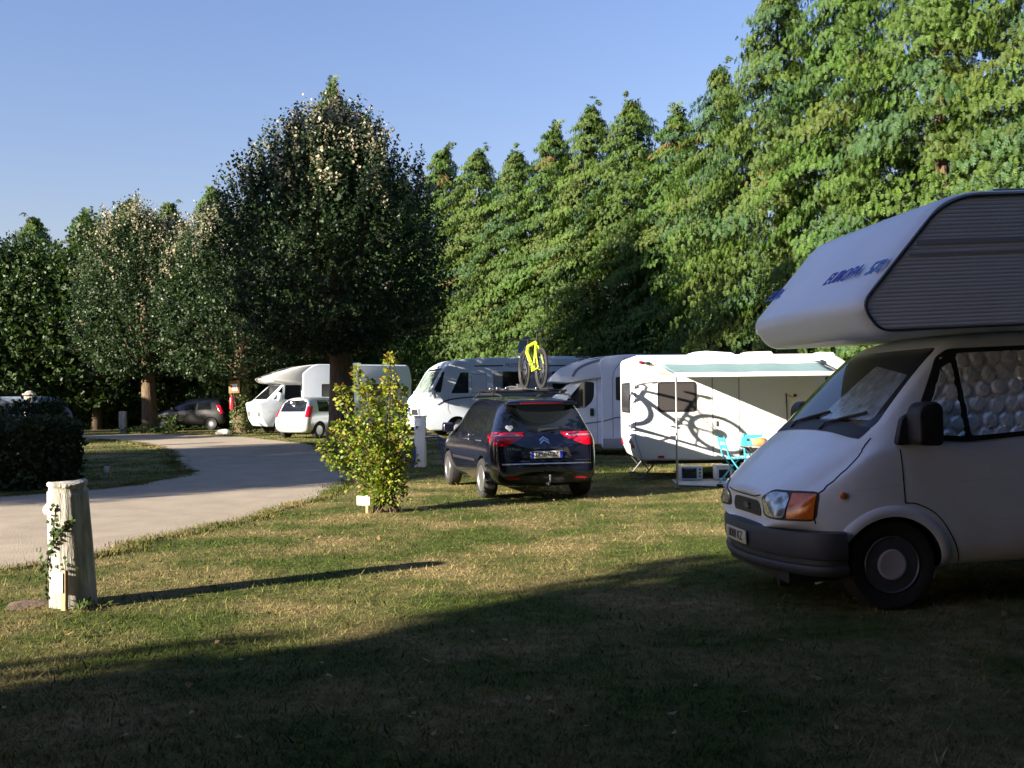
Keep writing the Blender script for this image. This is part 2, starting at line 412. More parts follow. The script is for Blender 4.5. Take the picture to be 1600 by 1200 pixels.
def wheel(parent, x, y, r, w, side=1, style='steel', rim_r=None):
    """tyre (wheel) with a rim and hub cap below it; side +1 faces local +y."""
    rr = rim_r or r*0.62; hw = w/2
    prof = [(rr, -hw*0.8), (rr+0.02, -hw), (r*0.92, -hw), (r*0.985, -hw*0.75), (r, -hw*0.5), (r, hw*0.5), (r*0.985, hw*0.75), (r*0.92, hw), (rr+0.02, hw), (rr, hw*0.8)]
    t = MB().lathe(prof, (0, 0, 0), 'y', 36).build('wheel', 'rubber', parent, smooth=True); t.location = (x, y, r)
    s = side
    if style == 'steel':
        pr = [(rr, s*hw*0.9), (rr*0.96, s*hw*0.98), (rr*0.88, s*hw*0.8), (rr*0.80, s*hw*0.35), (rr*0.62, s*hw*0.30), (rr*0.5, s*hw*0.6), (0.001, s*hw*0.6)]
        rim = MB().lathe(pr, (0, 0, 0), 'y', 36).build('rim', 'steel', t, smooth=True)
        for k in range(6):
            a = 2*PI*k/6+0.5
            MB().lathe([(rr*0.15, s*hw*0.30), (rr*0.15, s*hw*0.36), (0.001, s*hw*0.36)], (rr*0.71*math.cos(a), 0, rr*0.71*math.sin(a)), 'y', 10).build('rim_hole', 'seam', t)
        MB().lathe([(rr*0.55, s*hw*0.62), (rr*0.52, s*hw*0.95), (rr*0.47, s*hw*1.0), (rr*0.40, s*hw*0.97), (0.001, s*hw*0.94)], (0, 0, 0), 'y', 30).build('hub_cap', 'cap', t, smooth=True)
    else:
        m = MB(); m.lathe([(rr, s*hw*0.9), (rr*0.97, s*hw*0.98), (rr*0.88, s*hw*0.85), (rr*0.86, s*hw*0.3), (0.001, s*hw*0.25)], (0, 0, 0), 'y', 36)
        for k in range(7):
            a = 2*PI*k/7; rot = Matrix.Rotation(-a, 3, 'Y')
            m.box(rot @ Vector((rr*0.52, s*hw*0.72, 0)), (rr*0.80, hw*0.25, rr*0.17), rot)
        m.lathe([(rr*0.24, s*hw*0.5), (rr*0.22, s*hw*0.9), (0.001, s*hw*0.92)], (0, 0, 0), 'y', 20)
        m.build('rim', 'alu', t, smooth=True)
    return t

def np_mesh(name, V, Q, col, mat, parent=None, smooth=False):
    V = np.ascontiguousarray(V, dtype=np.float32); Q = np.ascontiguousarray(Q, dtype=np.int32); k = Q.shape[1]
    me = bpy.data.meshes.new(name); me.vertices.add(len(V)); me.vertices.foreach_set('co', V.ravel())
    me.loops.add(Q.size); me.loops.foreach_set('vertex_index', Q.ravel())
    me.polygons.add(len(Q)); me.polygons.foreach_set('loop_start', np.arange(0, Q.size, k, dtype=np.int32))
    try: me.polygons.foreach_set('loop_total', np.full(len(Q), k, dtype=np.int32))
    except Exception: pass
    if col is not None:
        a = me.attributes.new('tint', 'FLOAT_COLOR', 'POINT'); c4 = np.ones((len(V), 4), np.float32); c4[:, :3] = col; a.data.foreach_set('color', c4.ravel())
    me.materials.append(MT[mat] if isinstance(mat, str) else mat); me.update(calc_edges=True); me.validate()
    return lk(bpy.data.objects.new(name, me), parent)

def norm(a): return a/np.maximum(np.linalg.norm(a, axis=-1, keepdims=True), 1e-9)
def leaf_quads(P, D, N, L, W, fold=0.0):
    """rhombic leaves: base P, direction D, facing N, length L, width W -> (V, Q)."""
    D = norm(D); S = norm(np.cross(N, D)); N = np.cross(D, S)
    L = L[:, None]; W = W[:, None]
    mid = P+D*L*0.45+N*L*fold
    V = np.stack([P, mid+S*W*0.5, P+D*L, mid-S*W*0.5], 1).reshape(-1, 3)
    return V, np.arange(len(V)).reshape(-1, 4)

# ------------------------------------------------------------------ materials of the ground
def lawn_mat(name, ground):
    m = bpy.data.materials.new(name); m.use_nodes = True; nt = m.node_tree; b = nt.nodes['Principled BSDF']; b.inputs['Roughness'].default_value = 0.9; b.inputs['Specular IOR Level'].default_value = 0.15
    geo = nt.nodes.new('ShaderNodeNewGeometry')
    def noise(sc, det=4, rough=0.6):
        n = nt.nodes.new('ShaderNodeTexNoise'); n.inputs['Scale'].default_value = sc; n.inputs['Detail'].default_value = det; n.inputs['Roughness'].default_value = rough
        nt.links.new(geo.outputs['Position'], n.inputs['Vector']); return n
    def ramp(n, p0, p1, c0, c1):
        r = nt.nodes.new('ShaderNodeValToRGB'); e = r.color_ramp.elements; e[0].position = p0; e[1].position = p1; e[0].color = (*c0, 1); e[1].color = (*c1, 1)
        nt.links.new(n.outputs['Fac'], r.inputs['Fac']); return r
    dry = ramp(noise(9, 6, 0.7), 0.3, 0.7, (0.12, 0.09, 0.04), (0.37, 0.29, 0.13))
    grn = ramp(noise(7, 6, 0.7), 0.3, 0.7, (0.033, 0.047, 0.009), (0.10, 0.132, 0.025))
    mask = ramp(noise(0.75, 7, 0.62), 0.43, 0.65, (0, 0, 0), (1, 1, 1))
    mx = nt.nodes.new('ShaderNodeMix'); mx.data_type = 'RGBA'
    nt.links.new(mask.outputs[0], mx.inputs['Factor']); nt.links.new(grn.outputs[0], mx.inputs['A']); nt.links.new(dry.outputs[0], mx.inputs['B'])
    nt.links.new(mx.outputs['Result'], b.inputs['Base Color'])
    if ground:
        bn = noise(22, 8, 0.8); bp = nt.nodes.new('ShaderNodeBump'); bp.inputs['Strength'].default_value = 0.8; bp.inputs['Distance'].default_value = 0.05
        nt.links.new(bn.outputs['Fac'], bp.inputs['Height']); nt.links.new(bp.outputs[0], b.inputs['Normal'])
    return m
MT['lawn'] = lawn_mat('lawn', True); MT['blade'] = lawn_mat('grass_blade', False)
MT['gravel'] = M('gravel_track', (0.38, 0.315, 0.235), 0.95, col2=(0.29, 0.24, 0.18), vscale=1.6, bump=0.4, bscale=60)

# ------------------------------------------------------------------ ground, road, grass
def axis_pts():
    xs = list(np.arange(-40, 30.01, 0.6)); return np.array([-400, -200, -120, -80, -55]+xs+[45, 70, 110, 200, 400])
gx = axis_pts(); gy = np.array([-400, -200, -100, -60, -40, -25, -15, -8, -4]+list(np.arange(-1, 62, 0.6))+[70, 85, 110, 160, 250, 500])
XX, YY = np.meshgrid(gx, gy); V = np.stack([XX.ravel(), YY.ravel(), gz(XX, YY).ravel()], 1)
nx, ny = len(gx), len(gy); ii = (np.arange(ny-1)[:, None]*nx+np.arange(nx-1)[None]).ravel()
ground = np_mesh('ground', V, np.stack([ii, ii+1, ii+1+nx, ii+nx], 1), None, 'lawn'); ground['kind'] = 'structure'
for p in ground.data.polygons: p.use_smooth = True

rng = np.random.default_rng(7); random.seed(5)
outer = [(-14, 5.2), (-9.5, 7.0), (-4.85, 9.45), (-4.2, 10.75), (-3.7, 12.3), (-3.35, 14.2), (-3.1, 16.4), (-3.2, 19.5), (-4.2, 24.4), (-5.8, 30.2), (-7.6, 34.5), (-10, 38.0), (-12.6, 40.6), (-15.4, 42.4), (-18.5, 43), (-24, 43.4)]
inner = [(-24, 39.5), (-19, 38.6), (-15.8, 37), (-13.8, 35.4), (-11.6, 32.3), (-9.2, 27.2), (-7.7, 23.2), (-7.0, 20.8), (-7.1, 18.9), (-7.8, 17.6), (-10, 16.0), (-16, 14.5)]
def wobble(pts, amp):
    out = []
    for p in curve_pts(pts, 10): out.append((p.x+random.uniform(-amp, amp), p.y+random.uniform(-amp, amp)))
    return out
roadpoly = wobble(outer, 0.07)+wobble(inner, 0.05)
def in_poly(P, X, Y):
    c = np.zeros(X.shape, bool); j = len(P)-1
    for i in range(len(P)):
        xi, yi = P[i]; xj, yj = P[j]
        if yi != yj:
            c ^= ((yi > Y) != (yj > Y)) & (X < (xj-xi)*(Y-yi)/(yj-yi)+xi)
        j = i
    return c
gxx, gyy = np.meshgrid(np.arange(-24, -2.5, 0.7), np.arange(5, 44, 0.7)); k = in_poly(roadpoly, gxx, gyy)
pts = [Vector(p) for p in roadpoly]+[Vector((a, b)) for a, b in zip(gxx[k], gyy[k])]
r_ = delaunay_2d_cdt(pts, [], [list(range(len(roadpoly)))], 1, 1e-5)
mb = MB(); mb.add([(p.x, p.y, float(gz(p.x, p.y))+0.012) for p in r_[0]], [tuple(f) for f in r_[2]])
road = mb.build('road', 'gravel', None, smooth=True); road['kind'] = 'structure'

# grass blades: dense near the camera, thinner with distance
def grass(n, y0, y1, h0, h1, wid):
    Y = y0*np.exp(rng.random(n)*math.log(y1/y0)); X = (rng.random(n)*1.3-0.62)*Y
    keep = ~in_poly(roadpoly, X, Y); X, Y = X[keep], Y[keep]; n = len(X)
    cl = rng.normal(0, 0.03, (n, 2)); X = X+cl[:, 0]; Y = Y+cl[:, 1]
    Z = gz(X, Y); a = rng.random(n)*2*PI; h = h0+(h1-h0)*rng.random(n)**2; w = wid*(0.6+0.8*rng.random(n))*(0.6+Y/12)
    lean = rng.normal(0, 0.7, (n, 2))*h[:, None]
    B = np.stack([X, Y, Z-0.004], 1); S = np.stack([np.cos(a), np.sin(a), 0*a], 1)*w[:, None]
    T = B+np.stack([lean[:, 0], lean[:, 1], h], 1)
    return np.stack([B-S, B+S, T], 1).reshape(-1, 3)
VG = np.concatenate([grass(290000, 3.3, 26, 0.010, 0.038, 0.0032), grass(5000, 3.3, 24, 0.04, 0.08, 0.005), grass(30000, 20, 46, 0.03, 0.07, 0.005)])
def verge(n, lim):
    e = np.array(roadpoly); i = rng.integers(0, len(e), n); u = rng.random(n)[:, None]; P = e[i]*(1-u)+e[(i+1) % len(e)]*u
    fr = 0.16*np.sin(P[:, 0]*2.3+P[:, 1]*1.7)+0.10*np.sin(P[:, 0]*6.1-P[:, 1]*5.3)
    X = P[:, 0]+rng.normal(0, 0.10, n)+fr*0.6; Y = P[:, 1]+rng.normal(0, 0.10, n)+fr*0.6; k = Y < lim; X, Y = X[k], Y[k]; n = len(X)
    Z = gz(X, Y)+0.008; a = rng.random(n)*2*PI; h = 0.02+0.045*rng.random(n)**2; w = 0.0035*(0.6+Y/12); L = rng.normal(0, 0.6, (n, 2))*h[:, None]
    B = np.stack([X, Y, Z-0.012], 1); S = np.stack([np.cos(a), np.sin(a), 0*a], 1)*w[:, None]
    return np.stack([B-S, B+S, B+np.stack([L[:, 0], L[:, 1], h+0.012], 1)], 1).reshape(-1, 3)
VG = np.concatenate([VG, verge(42000, 45)])
go = np_mesh('grass', VG, np.arange(len(VG)).reshape(-1, 3), None, 'blade'); go['kind'] = 'stuff'; go['label'] = 'short patchy lawn grass, green and straw coloured'
# E_GROUND

# ------------------------------------------------------------------ trees
def frond_template():
    rh = []
    def leafl(p, d, L, W):
        d = np.array(d)/np.linalg.norm(d); s = np.array([-d[1], d[0], 0])
        z = lambda q: np.array([q[0], q[1], -0.30*q[0]**2-0.25*abs(q[1])])
        b = np.array(p); rh.append([z(b), z(b+d*L*0.45+s*W/2), z(b+d*L), z(b+d*L*0.45-s*W/2)])
    for s in (0.10, 0.40, 0.70):
        for sd in (-1, 1): leafl((s, 0, 0), (0.70, sd*0.71, 0), 0.50*(1.10-0.60*s), 0.19)
    leafl((0.0, 0, 0), (1, 0, 0), 0.62, 0.16); leafl((0.5, 0, 0), (1, 0, 0), 0.66, 0.17)
    return np.array(rh)     # (k,4,3)
FT = frond_template()
def fronds(P, A, Nn, L, col, jit, g):
    A = norm(A); S = norm(np.cross(Nn, A)); N2 = np.cross(A, S)
    Rm = np.stack([A, S, N2], 2)*L[:, None, None]               # (n,3,3)
    V = np.einsum('nij,kqj->nkqi', Rm, FT)+P[:, None, None, :]
    n, k = V.shape[:2]
    c = col[:, None, :]*(1+jit*(g.random((n, k, 1))-0.5))
    return V.reshape(-1, 3), np.repeat(c.reshape(-1, 3), 4, 0)
def conifer_mesh(seed, H, Rad, nb=320, nf=122, base=0.25, droop=1.0, hue=0.0):
    g = np.random.default_rng(seed); Ps, As, Ns, Ls, Cs = [], [], [], [], []
    lobes = g.random(5)*6.28
    for i in range(nb):
        t = (i+g.random())/nb; t = t**1.08
        z = base+(H-base)*t
        az = i*2.39996+g.normal(0, 0.25)
        lump = 0.5*math.sin(3*az+lobes[0]+t*9)+0.5*math.sin(5*az+lobes[1]-t*17)
        prof = min(1.0, 1.12*(1-t)**0.50)*(0.84+0.19*lump)*(1.0 if t > 0.05 else 0.8)
        L = max(0.25, Rad*prof*g.uniform(0.74, 1.16))
        rad = np.array([math.cos(az), math.sin(az), 0]); lat = np.array([-math.sin(az), math.cos(az), 0])
        m = int(nf*(0.55+0.6*min(1, L/Rad)))
        s = 0.10+0.92*g.random(m)**0.62
        rise, fall = g.uniform(0.05, 0.35), g.uniform(0.45, 0.95)*droop
        P = rad*(L*s)[:, None]+np.array([0, 0, 1])*(z+L*(rise*s-fall*s*s))[:, None]
        sp = L*0.30*(0.35+0.65*s); P = P+lat*(g.uniform(-1, 1, m)*sp)[:, None]+g.normal(0, 0.06, (m, 3))
        sd = g.uniform(-1, 1, m)
        A = rad*g.uniform(0.35, 0.9, m)[:, None]+lat*(sd*0.65)[:, None]-np.array([0, 0, 1])*(g.uniform(0.6, 2.4, m)*droop)[:, None]
        N = rad*g.uniform(0.3, 0.9, m)[:, None]+np.array([0, 0, 1])*g.uniform(0.35, 1.0, m)[:, None]+lat*g.normal(0, 0.3, m)[:, None]
        Ps.append(P); As.append(A); Ns.append(N); Ls.append(g.uniform(0.11, 0.25, m)*(0.75+0.25*min(1, L/Rad)))
        c0 = np.array([0.046+hue*0.4, 0.094, 0.012])*g.uniform(0.75, 1.25)
        if g.random() < 0.10: c0 = np.array([0.064, 0.094, 0.014])
        if g.random() < 0.15: c0 = np.array([0.037, 0.082, 0.024])
        cc = np.tile(c0, (m, 1))*g.uniform(0.8, 1.2, (m, 1))
        if g.random() < 0.014:
            kk = g.random(m) < 0.4; cc[kk] = np.array([0.15, 0.085, 0.028])*g.uniform(0.7, 1.2, (kk.sum(), 1))
        Cs.append(cc)
    # drooping leader
    m = 26; s = g.random(m); la = g.random()*6.28; ld = np.array([math.cos(la), math.sin(la), 0])
    P = np.array([0, 0, H-0.5])+np.array([0, 0, 1])*(s*0.9)[:, None]+ld*(0.45*s**2.5)[:, None]
    Ps.append(P); As.append(ld*0.5-np.array([0, 0, 1])*g.uniform(0.3, 1.2, m)[:, None]+g.normal(0, 0.45, (m, 3))); Ns.append(g.normal(0, 1, (m, 3))+np.array([0, 0, 0.5])); Ls.append(g.uniform(0.25, 0.42, m)); Cs.append(np.tile([0.08, 0.12, 0.03], (m, 1)))
    V, col = fronds(np.concatenate(Ps), np.concatenate(As), np.concatenate(Ns), np.concatenate(Ls), np.concatenate(Cs), 0.35, g)
    return V, col
def trunk_mesh(seed, H, r0, r1, lean=(0, 0), limbs=0, lz=(0.3, 0.8), lr=2.0, flare=1.5):
    g = random.Random(seed); m = MB()
    pts = [(lean[0]*t*H+0.04*math.sin(5*t+seed), lean[1]*t*H, H*t-0.15*(t == 0)) for t in [0, 0.03, 0.1, 0.25, 0.45, 0.7, 1.0]]
    rs = [r0*flare, r0*1.15, r0, r0*0.92, r0*0.8, r0*0.55, r1]
    m.tube(pts, rs, 12)
    for i in range(limbs):
        t = g.uniform(*lz); a = i*2.4+g.uniform(-0.4, 0.4); b = Vector((lean[0]*t*H, lean[1]*t*H, H*t)); L = lr*g.uniform(0.7, 1.1)
        q = [b, b+Vector((math.cos(a)*L*0.4, math.sin(a)*L*0.4, L*0.3)), b+Vector((math.cos(a)*L*0.75, math.sin(a)*L*0.75, L*0.75)), b+Vector((math.cos(a)*L, math.sin(a)*L, L*1.2))]
        rr = r0*0.34*(1-0.5*t); m.tube(q, [rr, rr*0.75, rr*0.5, rr*0.2], 7)
    return m

def q4(n): return np.arange(n).reshape(-1, 4)
CON = []
for sd, H, Rd in ((1, 16.0, 3.5), (2, 16.0, 3.3), (3, 16.0, 3.7)):
    V, col = conifer_mesh(sd, H, Rd, hue=(0.012, 0.0, 0.02, -0.012)[sd-1])
    crown = np_mesh('crown', V, q4(len(V)), col, 'needle')
    tr = trunk_mesh(sd, H*0.93, 0.20, 0.02, (0, 0), 10, (0.1, 0.7), 1.2).build('trunk', 'bark', None, smooth=True)
    CON.append((crown, tr))
used = set()
def place_tree(proto, pi, name, label, x, y, sc, rz, group, cat='tree', sxy=1.0):
    t = thing(name, label, cat, (x, y, float(gz(x, y))), rz, group); t.scale = (sc*sxy, sc*sxy, sc)
    for o in proto:
        if (o.name) not in used: used.add(o.name); c = o
        else: c = o.copy(); C.objects.link(c)
        c.parent = t
    return t
ORD = ['first', 'second', 'third', 'fourth', 'fifth', 'sixth', 'seventh', 'eighth', 'ninth', 'tenth', 'eleventh', 'twelfth', 'thirteenth', 'fourteenth', 'fifteenth', 'sixteenth', 'seventeenth', 'eighteenth', 'nineteenth', 'twentieth', 'twenty-first']
rowA = [(16.3, 17.6, 15.5), (14.7, 20.6, 16.0), (13.1, 23.6, 15.2), (11.5, 26.5, 16.2), (10.0, 29.3, 15.6), (8.7, 32.0, 14.8), (7.4, 34.8, 12.9)]
rowB = [(6.4, 38.0, 12.2), (5.0, 40.4, 13.4), (3.5, 42.2, 13.6), (1.9, 43.9, 13.2), (0.3, 45.3, 12.6), (-1.5, 47.0, 13.0), (-3.3, 48.8, 13.6), (-5.4, 50.4, 12.6)]
rowC = [(-7.4, 51.6, 14.5), (-9.3, 52.0, 17.8), (-11.6, 53.2, 14.5), (-13.9, 54, 12.6), (-16.3, 54.6, 13.0), (-18.9, 55.2, 12.4), (-21.4, 55.6, 12.6), (-24, 56, 12.0), (-26.8, 56, 11.8), (-29.6, 55.5, 12.0)]
for i, (x, y, h) in enumerate(rowA):
    place_tree(CON[i % 3], 0, 'conifer_tree', 'tall drooping green conifer, %s from the right in the high right-hand row' % ORD[i], x, y, h/16, i*1.7, 'conifers in the tall row on the right', sxy=1.15)
for i, (x, y, h) in enumerate(rowB):
    place_tree(CON[(i*2+1) % 3], 0, 'conifer_tree', 'drooping pointed conifer, %s from the right in the sunlit row above the motorhomes' % ORD[i], x, y, h/16, i*2.3+0.5, 'conifers in the row above the motorhomes', sxy=1.12*16/h)
for i, (x, y, h) in enumerate(rowC):
    place_tree(CON[(i*2+2) % 3], 0, 'conifer_tree', 'dark far conifer, %s from the right in the row behind the lime trees' % ORD[i], x, y, h/16, i*1.1, 'far conifers behind the limes', sxy=1.12*16/h)

def lime_crown(seed, zb, zt, rx, ns, nl, inner, ls=0.13, pale=0.30, top=0.62, cx=0.0, green=(0.030, 0.055, 0.018)):
    g = np.random.default_rng(seed); Hc = zt-zb
    def radius(t):           # ovoid profile, widest at a third of the height
        return rx*np.where(t < 0.34, np.sqrt(np.clip(1-((0.34-t)/0.36)**2, 0, 1)), np.clip(1-((t-0.34)/0.66)**2.0, 0, 1)**0.60)
    clump = g.normal(0, 1, (60, 3)); clump = norm(clump)
    t = g.random(ns)**0.9; az = g.random(ns)*2*PI
    u = np.stack([np.cos(az), np.sin(az), 2*(t-0.5)], 1); u = norm(u)
    bumpy = 0.92+0.10*np.sin(az*4+t*9+seed)+0.08*np.sin(az*7-t*16+seed*2)+0.05*np.sin(az*13+t*31)
    rr = radius(t)*(0.72+0.28*g.random(ns)**0.5)*bumpy
    P = np.stack([np.cos(az)*rr, np.sin(az)*rr, zb+Hc*t], 1)
    out = np.stack([np.cos(az), np.sin(az), 0*az], 1)
    upw = 0.15+1.5*t
    D = norm(out*(1.1-t)[:, None]+np.array([0, 0, 1])*upw[:, None]+g.normal(0, 0.25, (ns, 3)))
    SL = g.uniform(0.35, 0.95, ns)*(0.55+0.75*t)
    k = np.arange(nl)[None, :]/nl
    LP = P[:, None, :]+D[:, None, :]*(SL[:, None]*k)[:, :, None]+g.normal(0, 0.038, (ns, nl, 3))
    LD = D[:, None, :]*0.55+norm(g.normal(0, 1, (ns, nl, 3)))*0.8-np.array([0, 0, 0.35])
    LN = norm(g.normal(0, 1, (ns, nl, 3))*0.8+out[:, None, :]*0.5+np.array([0, 0, 0.6]))
    col = np.array(green)*g.uniform(0.5, 1.6, (ns, 1, 1))*g.uniform(0.8, 1.2, (ns, nl, 1))
    shoot_pale = (g.random(ns) < pale*np.clip((t-0.50)*3.6, 0.02, 1.6))
    pm = (g.random((ns, nl)) < 0.88) & shoot_pale[:, None] & (k > 0.15)
    col[pm] = np.array([0.40, 0.36, 0.24])*g.uniform(0.6, 1.2, (pm.sum(), 1))
    pm2 = g.random((ns, nl)) < 0.03; col[pm2] = np.array([0.24, 0.27, 0.20])*g.uniform(0.7, 1.1, (pm2.sum(), 1))
    LP, LD, LN, col = LP.reshape(-1, 3), LD.reshape(-1, 3), LN.reshape(-1, 3), col.reshape(-1, 3)
    ti = g.random(inner); ai = g.random(inner)*2*PI; ri = radius(ti)*np.sqrt(g.random(inner))*0.85
    PI_ = np.stack([np.cos(ai)*ri, np.sin(ai)*ri, zb+Hc*ti], 1)
    LP = np.concatenate([LP, PI_]); LD = np.concatenate([LD, g.normal(0, 1, (inner, 3))]); LN = np.concatenate([LN, g.normal(0, 1, (inner, 3))+np.array([0, 0, 0.7])])
    col = np.concatenate([col, np.array(green)*g.uniform(0.7, 1.3, (inner, 1))])
    n = len(LP); L = ls*g.uniform(0.7, 1.25, n)
    L[-inner:] *= 1.7
    V, Q = leaf_quads(LP, LD, LN, L, L*0.80, -0.06)
    return V, Q, np.repeat(col, 4, 0)
def lime(name, label, x, y, trunk_r, zb, zt, rx, ns, nl, inner, seed, lean=(0, 0), group='lime trees beside the gravel track', pale=0.36, cat='tree', off=(0, 0), green=(0.026, 0.047, 0.016), ls=0.105):
    t = thing(name, label, cat, (x, y, float(gz(x, y))), 0, group)
    V, Q, c = lime_crown(seed, zb, zt, rx, ns, nl, inner, pale=pale, green=green, ls=ls)
    V[:, 0] += off[0]; V[:, 1] += off[1]
    np_mesh('crown', V, Q, c, 'leaf', t)
    trunk_mesh(seed, zb+(zt-zb)*0.75, trunk_r, 0.04, lean, 12, (0.32, 0.7), rx*0.62).build('trunk', 'bark', t, smooth=True)
    return t
L1 = lime('lime_tree', 'leftmost lime tree with bare leaning trunk and pale shoot tips, beside the wooden gatepost', -15.9, 44.0, 0.33, 2.5, 9.6, 2.9, 1400, 17, 7000, 11, lean=(-0.055, 0), off=(-0.55, 0))
L2 = lime('lime_tree', 'middle lime tree with ivy on the trunk carrying the red fire extinguisher', -11.35, 42.0, 0.36, 2.3, 8.9, 3.0, 1300, 17, 7000, 12, lean=(-0.03, 0), off=(-0.9, 0))
L3 = lime('lime_tree', 'largest dark lime tree with broad pointed crown, in front of the far camper', -5.5, 32.0, 0.42, 2.95, 10.3, 3.7, 2600, 19, 14000, 13, lean=(0.0, 0), off=(-0.25, 0))
V, Q, c = lime_crown(21, 1.0, 9.2, 2.9, 620, 11, 3500, pale=0.0, green=(0.034, 0.062, 0.015), ls=0.17)
bcr = np_mesh('crown', V, Q, c, 'leaf'); btr = trunk_mesh(21, 7, 0.2, 0.03, (0, 0), 8, (0.3, 0.7), 1.8).build('trunk', 'bark', None, smooth=True)
for i, (x, y, s) in enumerate([(-28.2, 51.5, 1.12), (-24.6, 50.5, 1.0), (-21.2, 51, 1.12), (-18.4, 53.2, 0.9), (-13.2, 53.0, 0.92), (-9.3, 48.8, 0.95)]):
    place_tree((bcr, btr), 0, 'leafy_tree', 'dark green leafy tree, %s from the left edge below the far conifers' % ORD[i], x, y, s, i*1.9, 'leafy trees at the back on the left')

lime('added_overhead_tree', 'added leafy tree out of view, screening the sky over the viewer on the left', -2.4, -2.2, 0.4, 4.4, 12, 5.2, 1500, 12, 9000, 41, group='overhanging trees out of view', pale=0.0, green=(0.05, 0.09, 0.02), ls=0.24)  # unseen crowns added overhead to keep skylight off the foreground
lime('added_overhead_tree', 'added leafy tree out of view, screening the sky over the viewer on the right', 4.6, -1.6, 0.4, 4.6, 12, 4.6, 1300, 12, 8000, 42, group='overhanging trees out of view', pale=0.0, green=(0.05, 0.09, 0.02), ls=0.24)
# trees beyond the left edge of the picture; they throw the long shade over the lawn, the camper and the track
def sq(s, q): return (SD.x*s-SD.y*q, SD.y*s+SD.x*q)
cx_, cy_ = sq(-14, 3.0)
lime('leafy_tree', 'large leafy tree out of view on the left whose crown shades the near lawn', cx_, cy_, 0.4, 3.6, 15.5, 4.15, 1900, 13, 12000, 51, group='overhanging trees out of view', pale=0.0, green=(0.05, 0.09, 0.02), ls=0.26)
cx_, cy_ = sq(-20, 2.6)
lime('leafy_tree', 'second large leafy tree out of view on the left, behind the first', cx_, cy_, 0.4, 4.6, 17, 4.3, 1500, 13, 12000, 52, group='overhanging trees out of view', pale=0.0, green=(0.05, 0.09, 0.02), ls=0.26)
cast = [(-12, -1.4, 20, 3.6), (-14.5, -5.5, 20, 4.0), (-18.5, -2.4, 21, 4.0), (-16, -10, 19, 3.6),
        (-13, 19.3, 16, 3.5), (-15, 22.6, 16.8, 3.6), (-12.5, 25.6, 17.2, 3.6), (-14.5, 29.2, 19.5, 3.9), (-17, 20.0, 17.4, 3.6), (-18, 25.0, 18.4, 3.8), (-18.5, 29.6, 20, 3.7),
        (-4.5, 39.0, 5.8, 3.2), (-4.5, 42.2, 6, 3.2), (-4.5, 45.6, 6, 3.2), (-14, 50.4, 18, 3.6), (-14, 56, 16, 3.4)]  # the three low trees are unseen, added to shade the far-left caravan
for i, (s, q, h, rd) in enumerate(cast):
    x, y = sq(s, q)
    place_tree(CON[i % 3], 0, 'conifer_tree', 'conifer out of view on the left, %s of those throwing shade into the scene' % ORD[i], x, y, h/16, i*1.3, 'conifers out of view on the left', sxy=rd/3.45*16/h)

for i, (x, y, h) in enumerate([(-1.5, -17, 15), (2.5, -16, 16), (6.5, -15, 15), (10.5, -13.5, 15), (14, -11, 16), (17, -7.5, 15), (19, -3.5, 15), (20, 1, 16), (20, 5.5, 15), (19.5, 10, 15.5), (18.3, 14, 15)]):  # unseen row added behind the viewer to block sky and deepen the shade
    place_tree(CON[(i+1) % 3], 0, 'conifer_tree', 'tall added conifer out of view behind the viewer, %s counted from the left' % ORD[i], x, y, h/16, i*2.1, 'added conifers out of view behind the viewer', sxy=16/h)

for i, (x, y, sc) in enumerate([(-2.6, -6.0, 1.5), (3.6, -5.2, 1.5), (9.3, -2.6, 1.6), (12.6, 3.0, 1.6), (14.0, 8.6, 1.5)]):  # unseen crowns added close round the viewer to screen off skylight
    place_tree((bcr, btr), 0, 'leafy_tree', 'added leafy tree out of view behind the viewer, %s counted from the left' % ORD[i], x, y, sc, i*1.4, 'added leafy trees out of view behind the viewer')

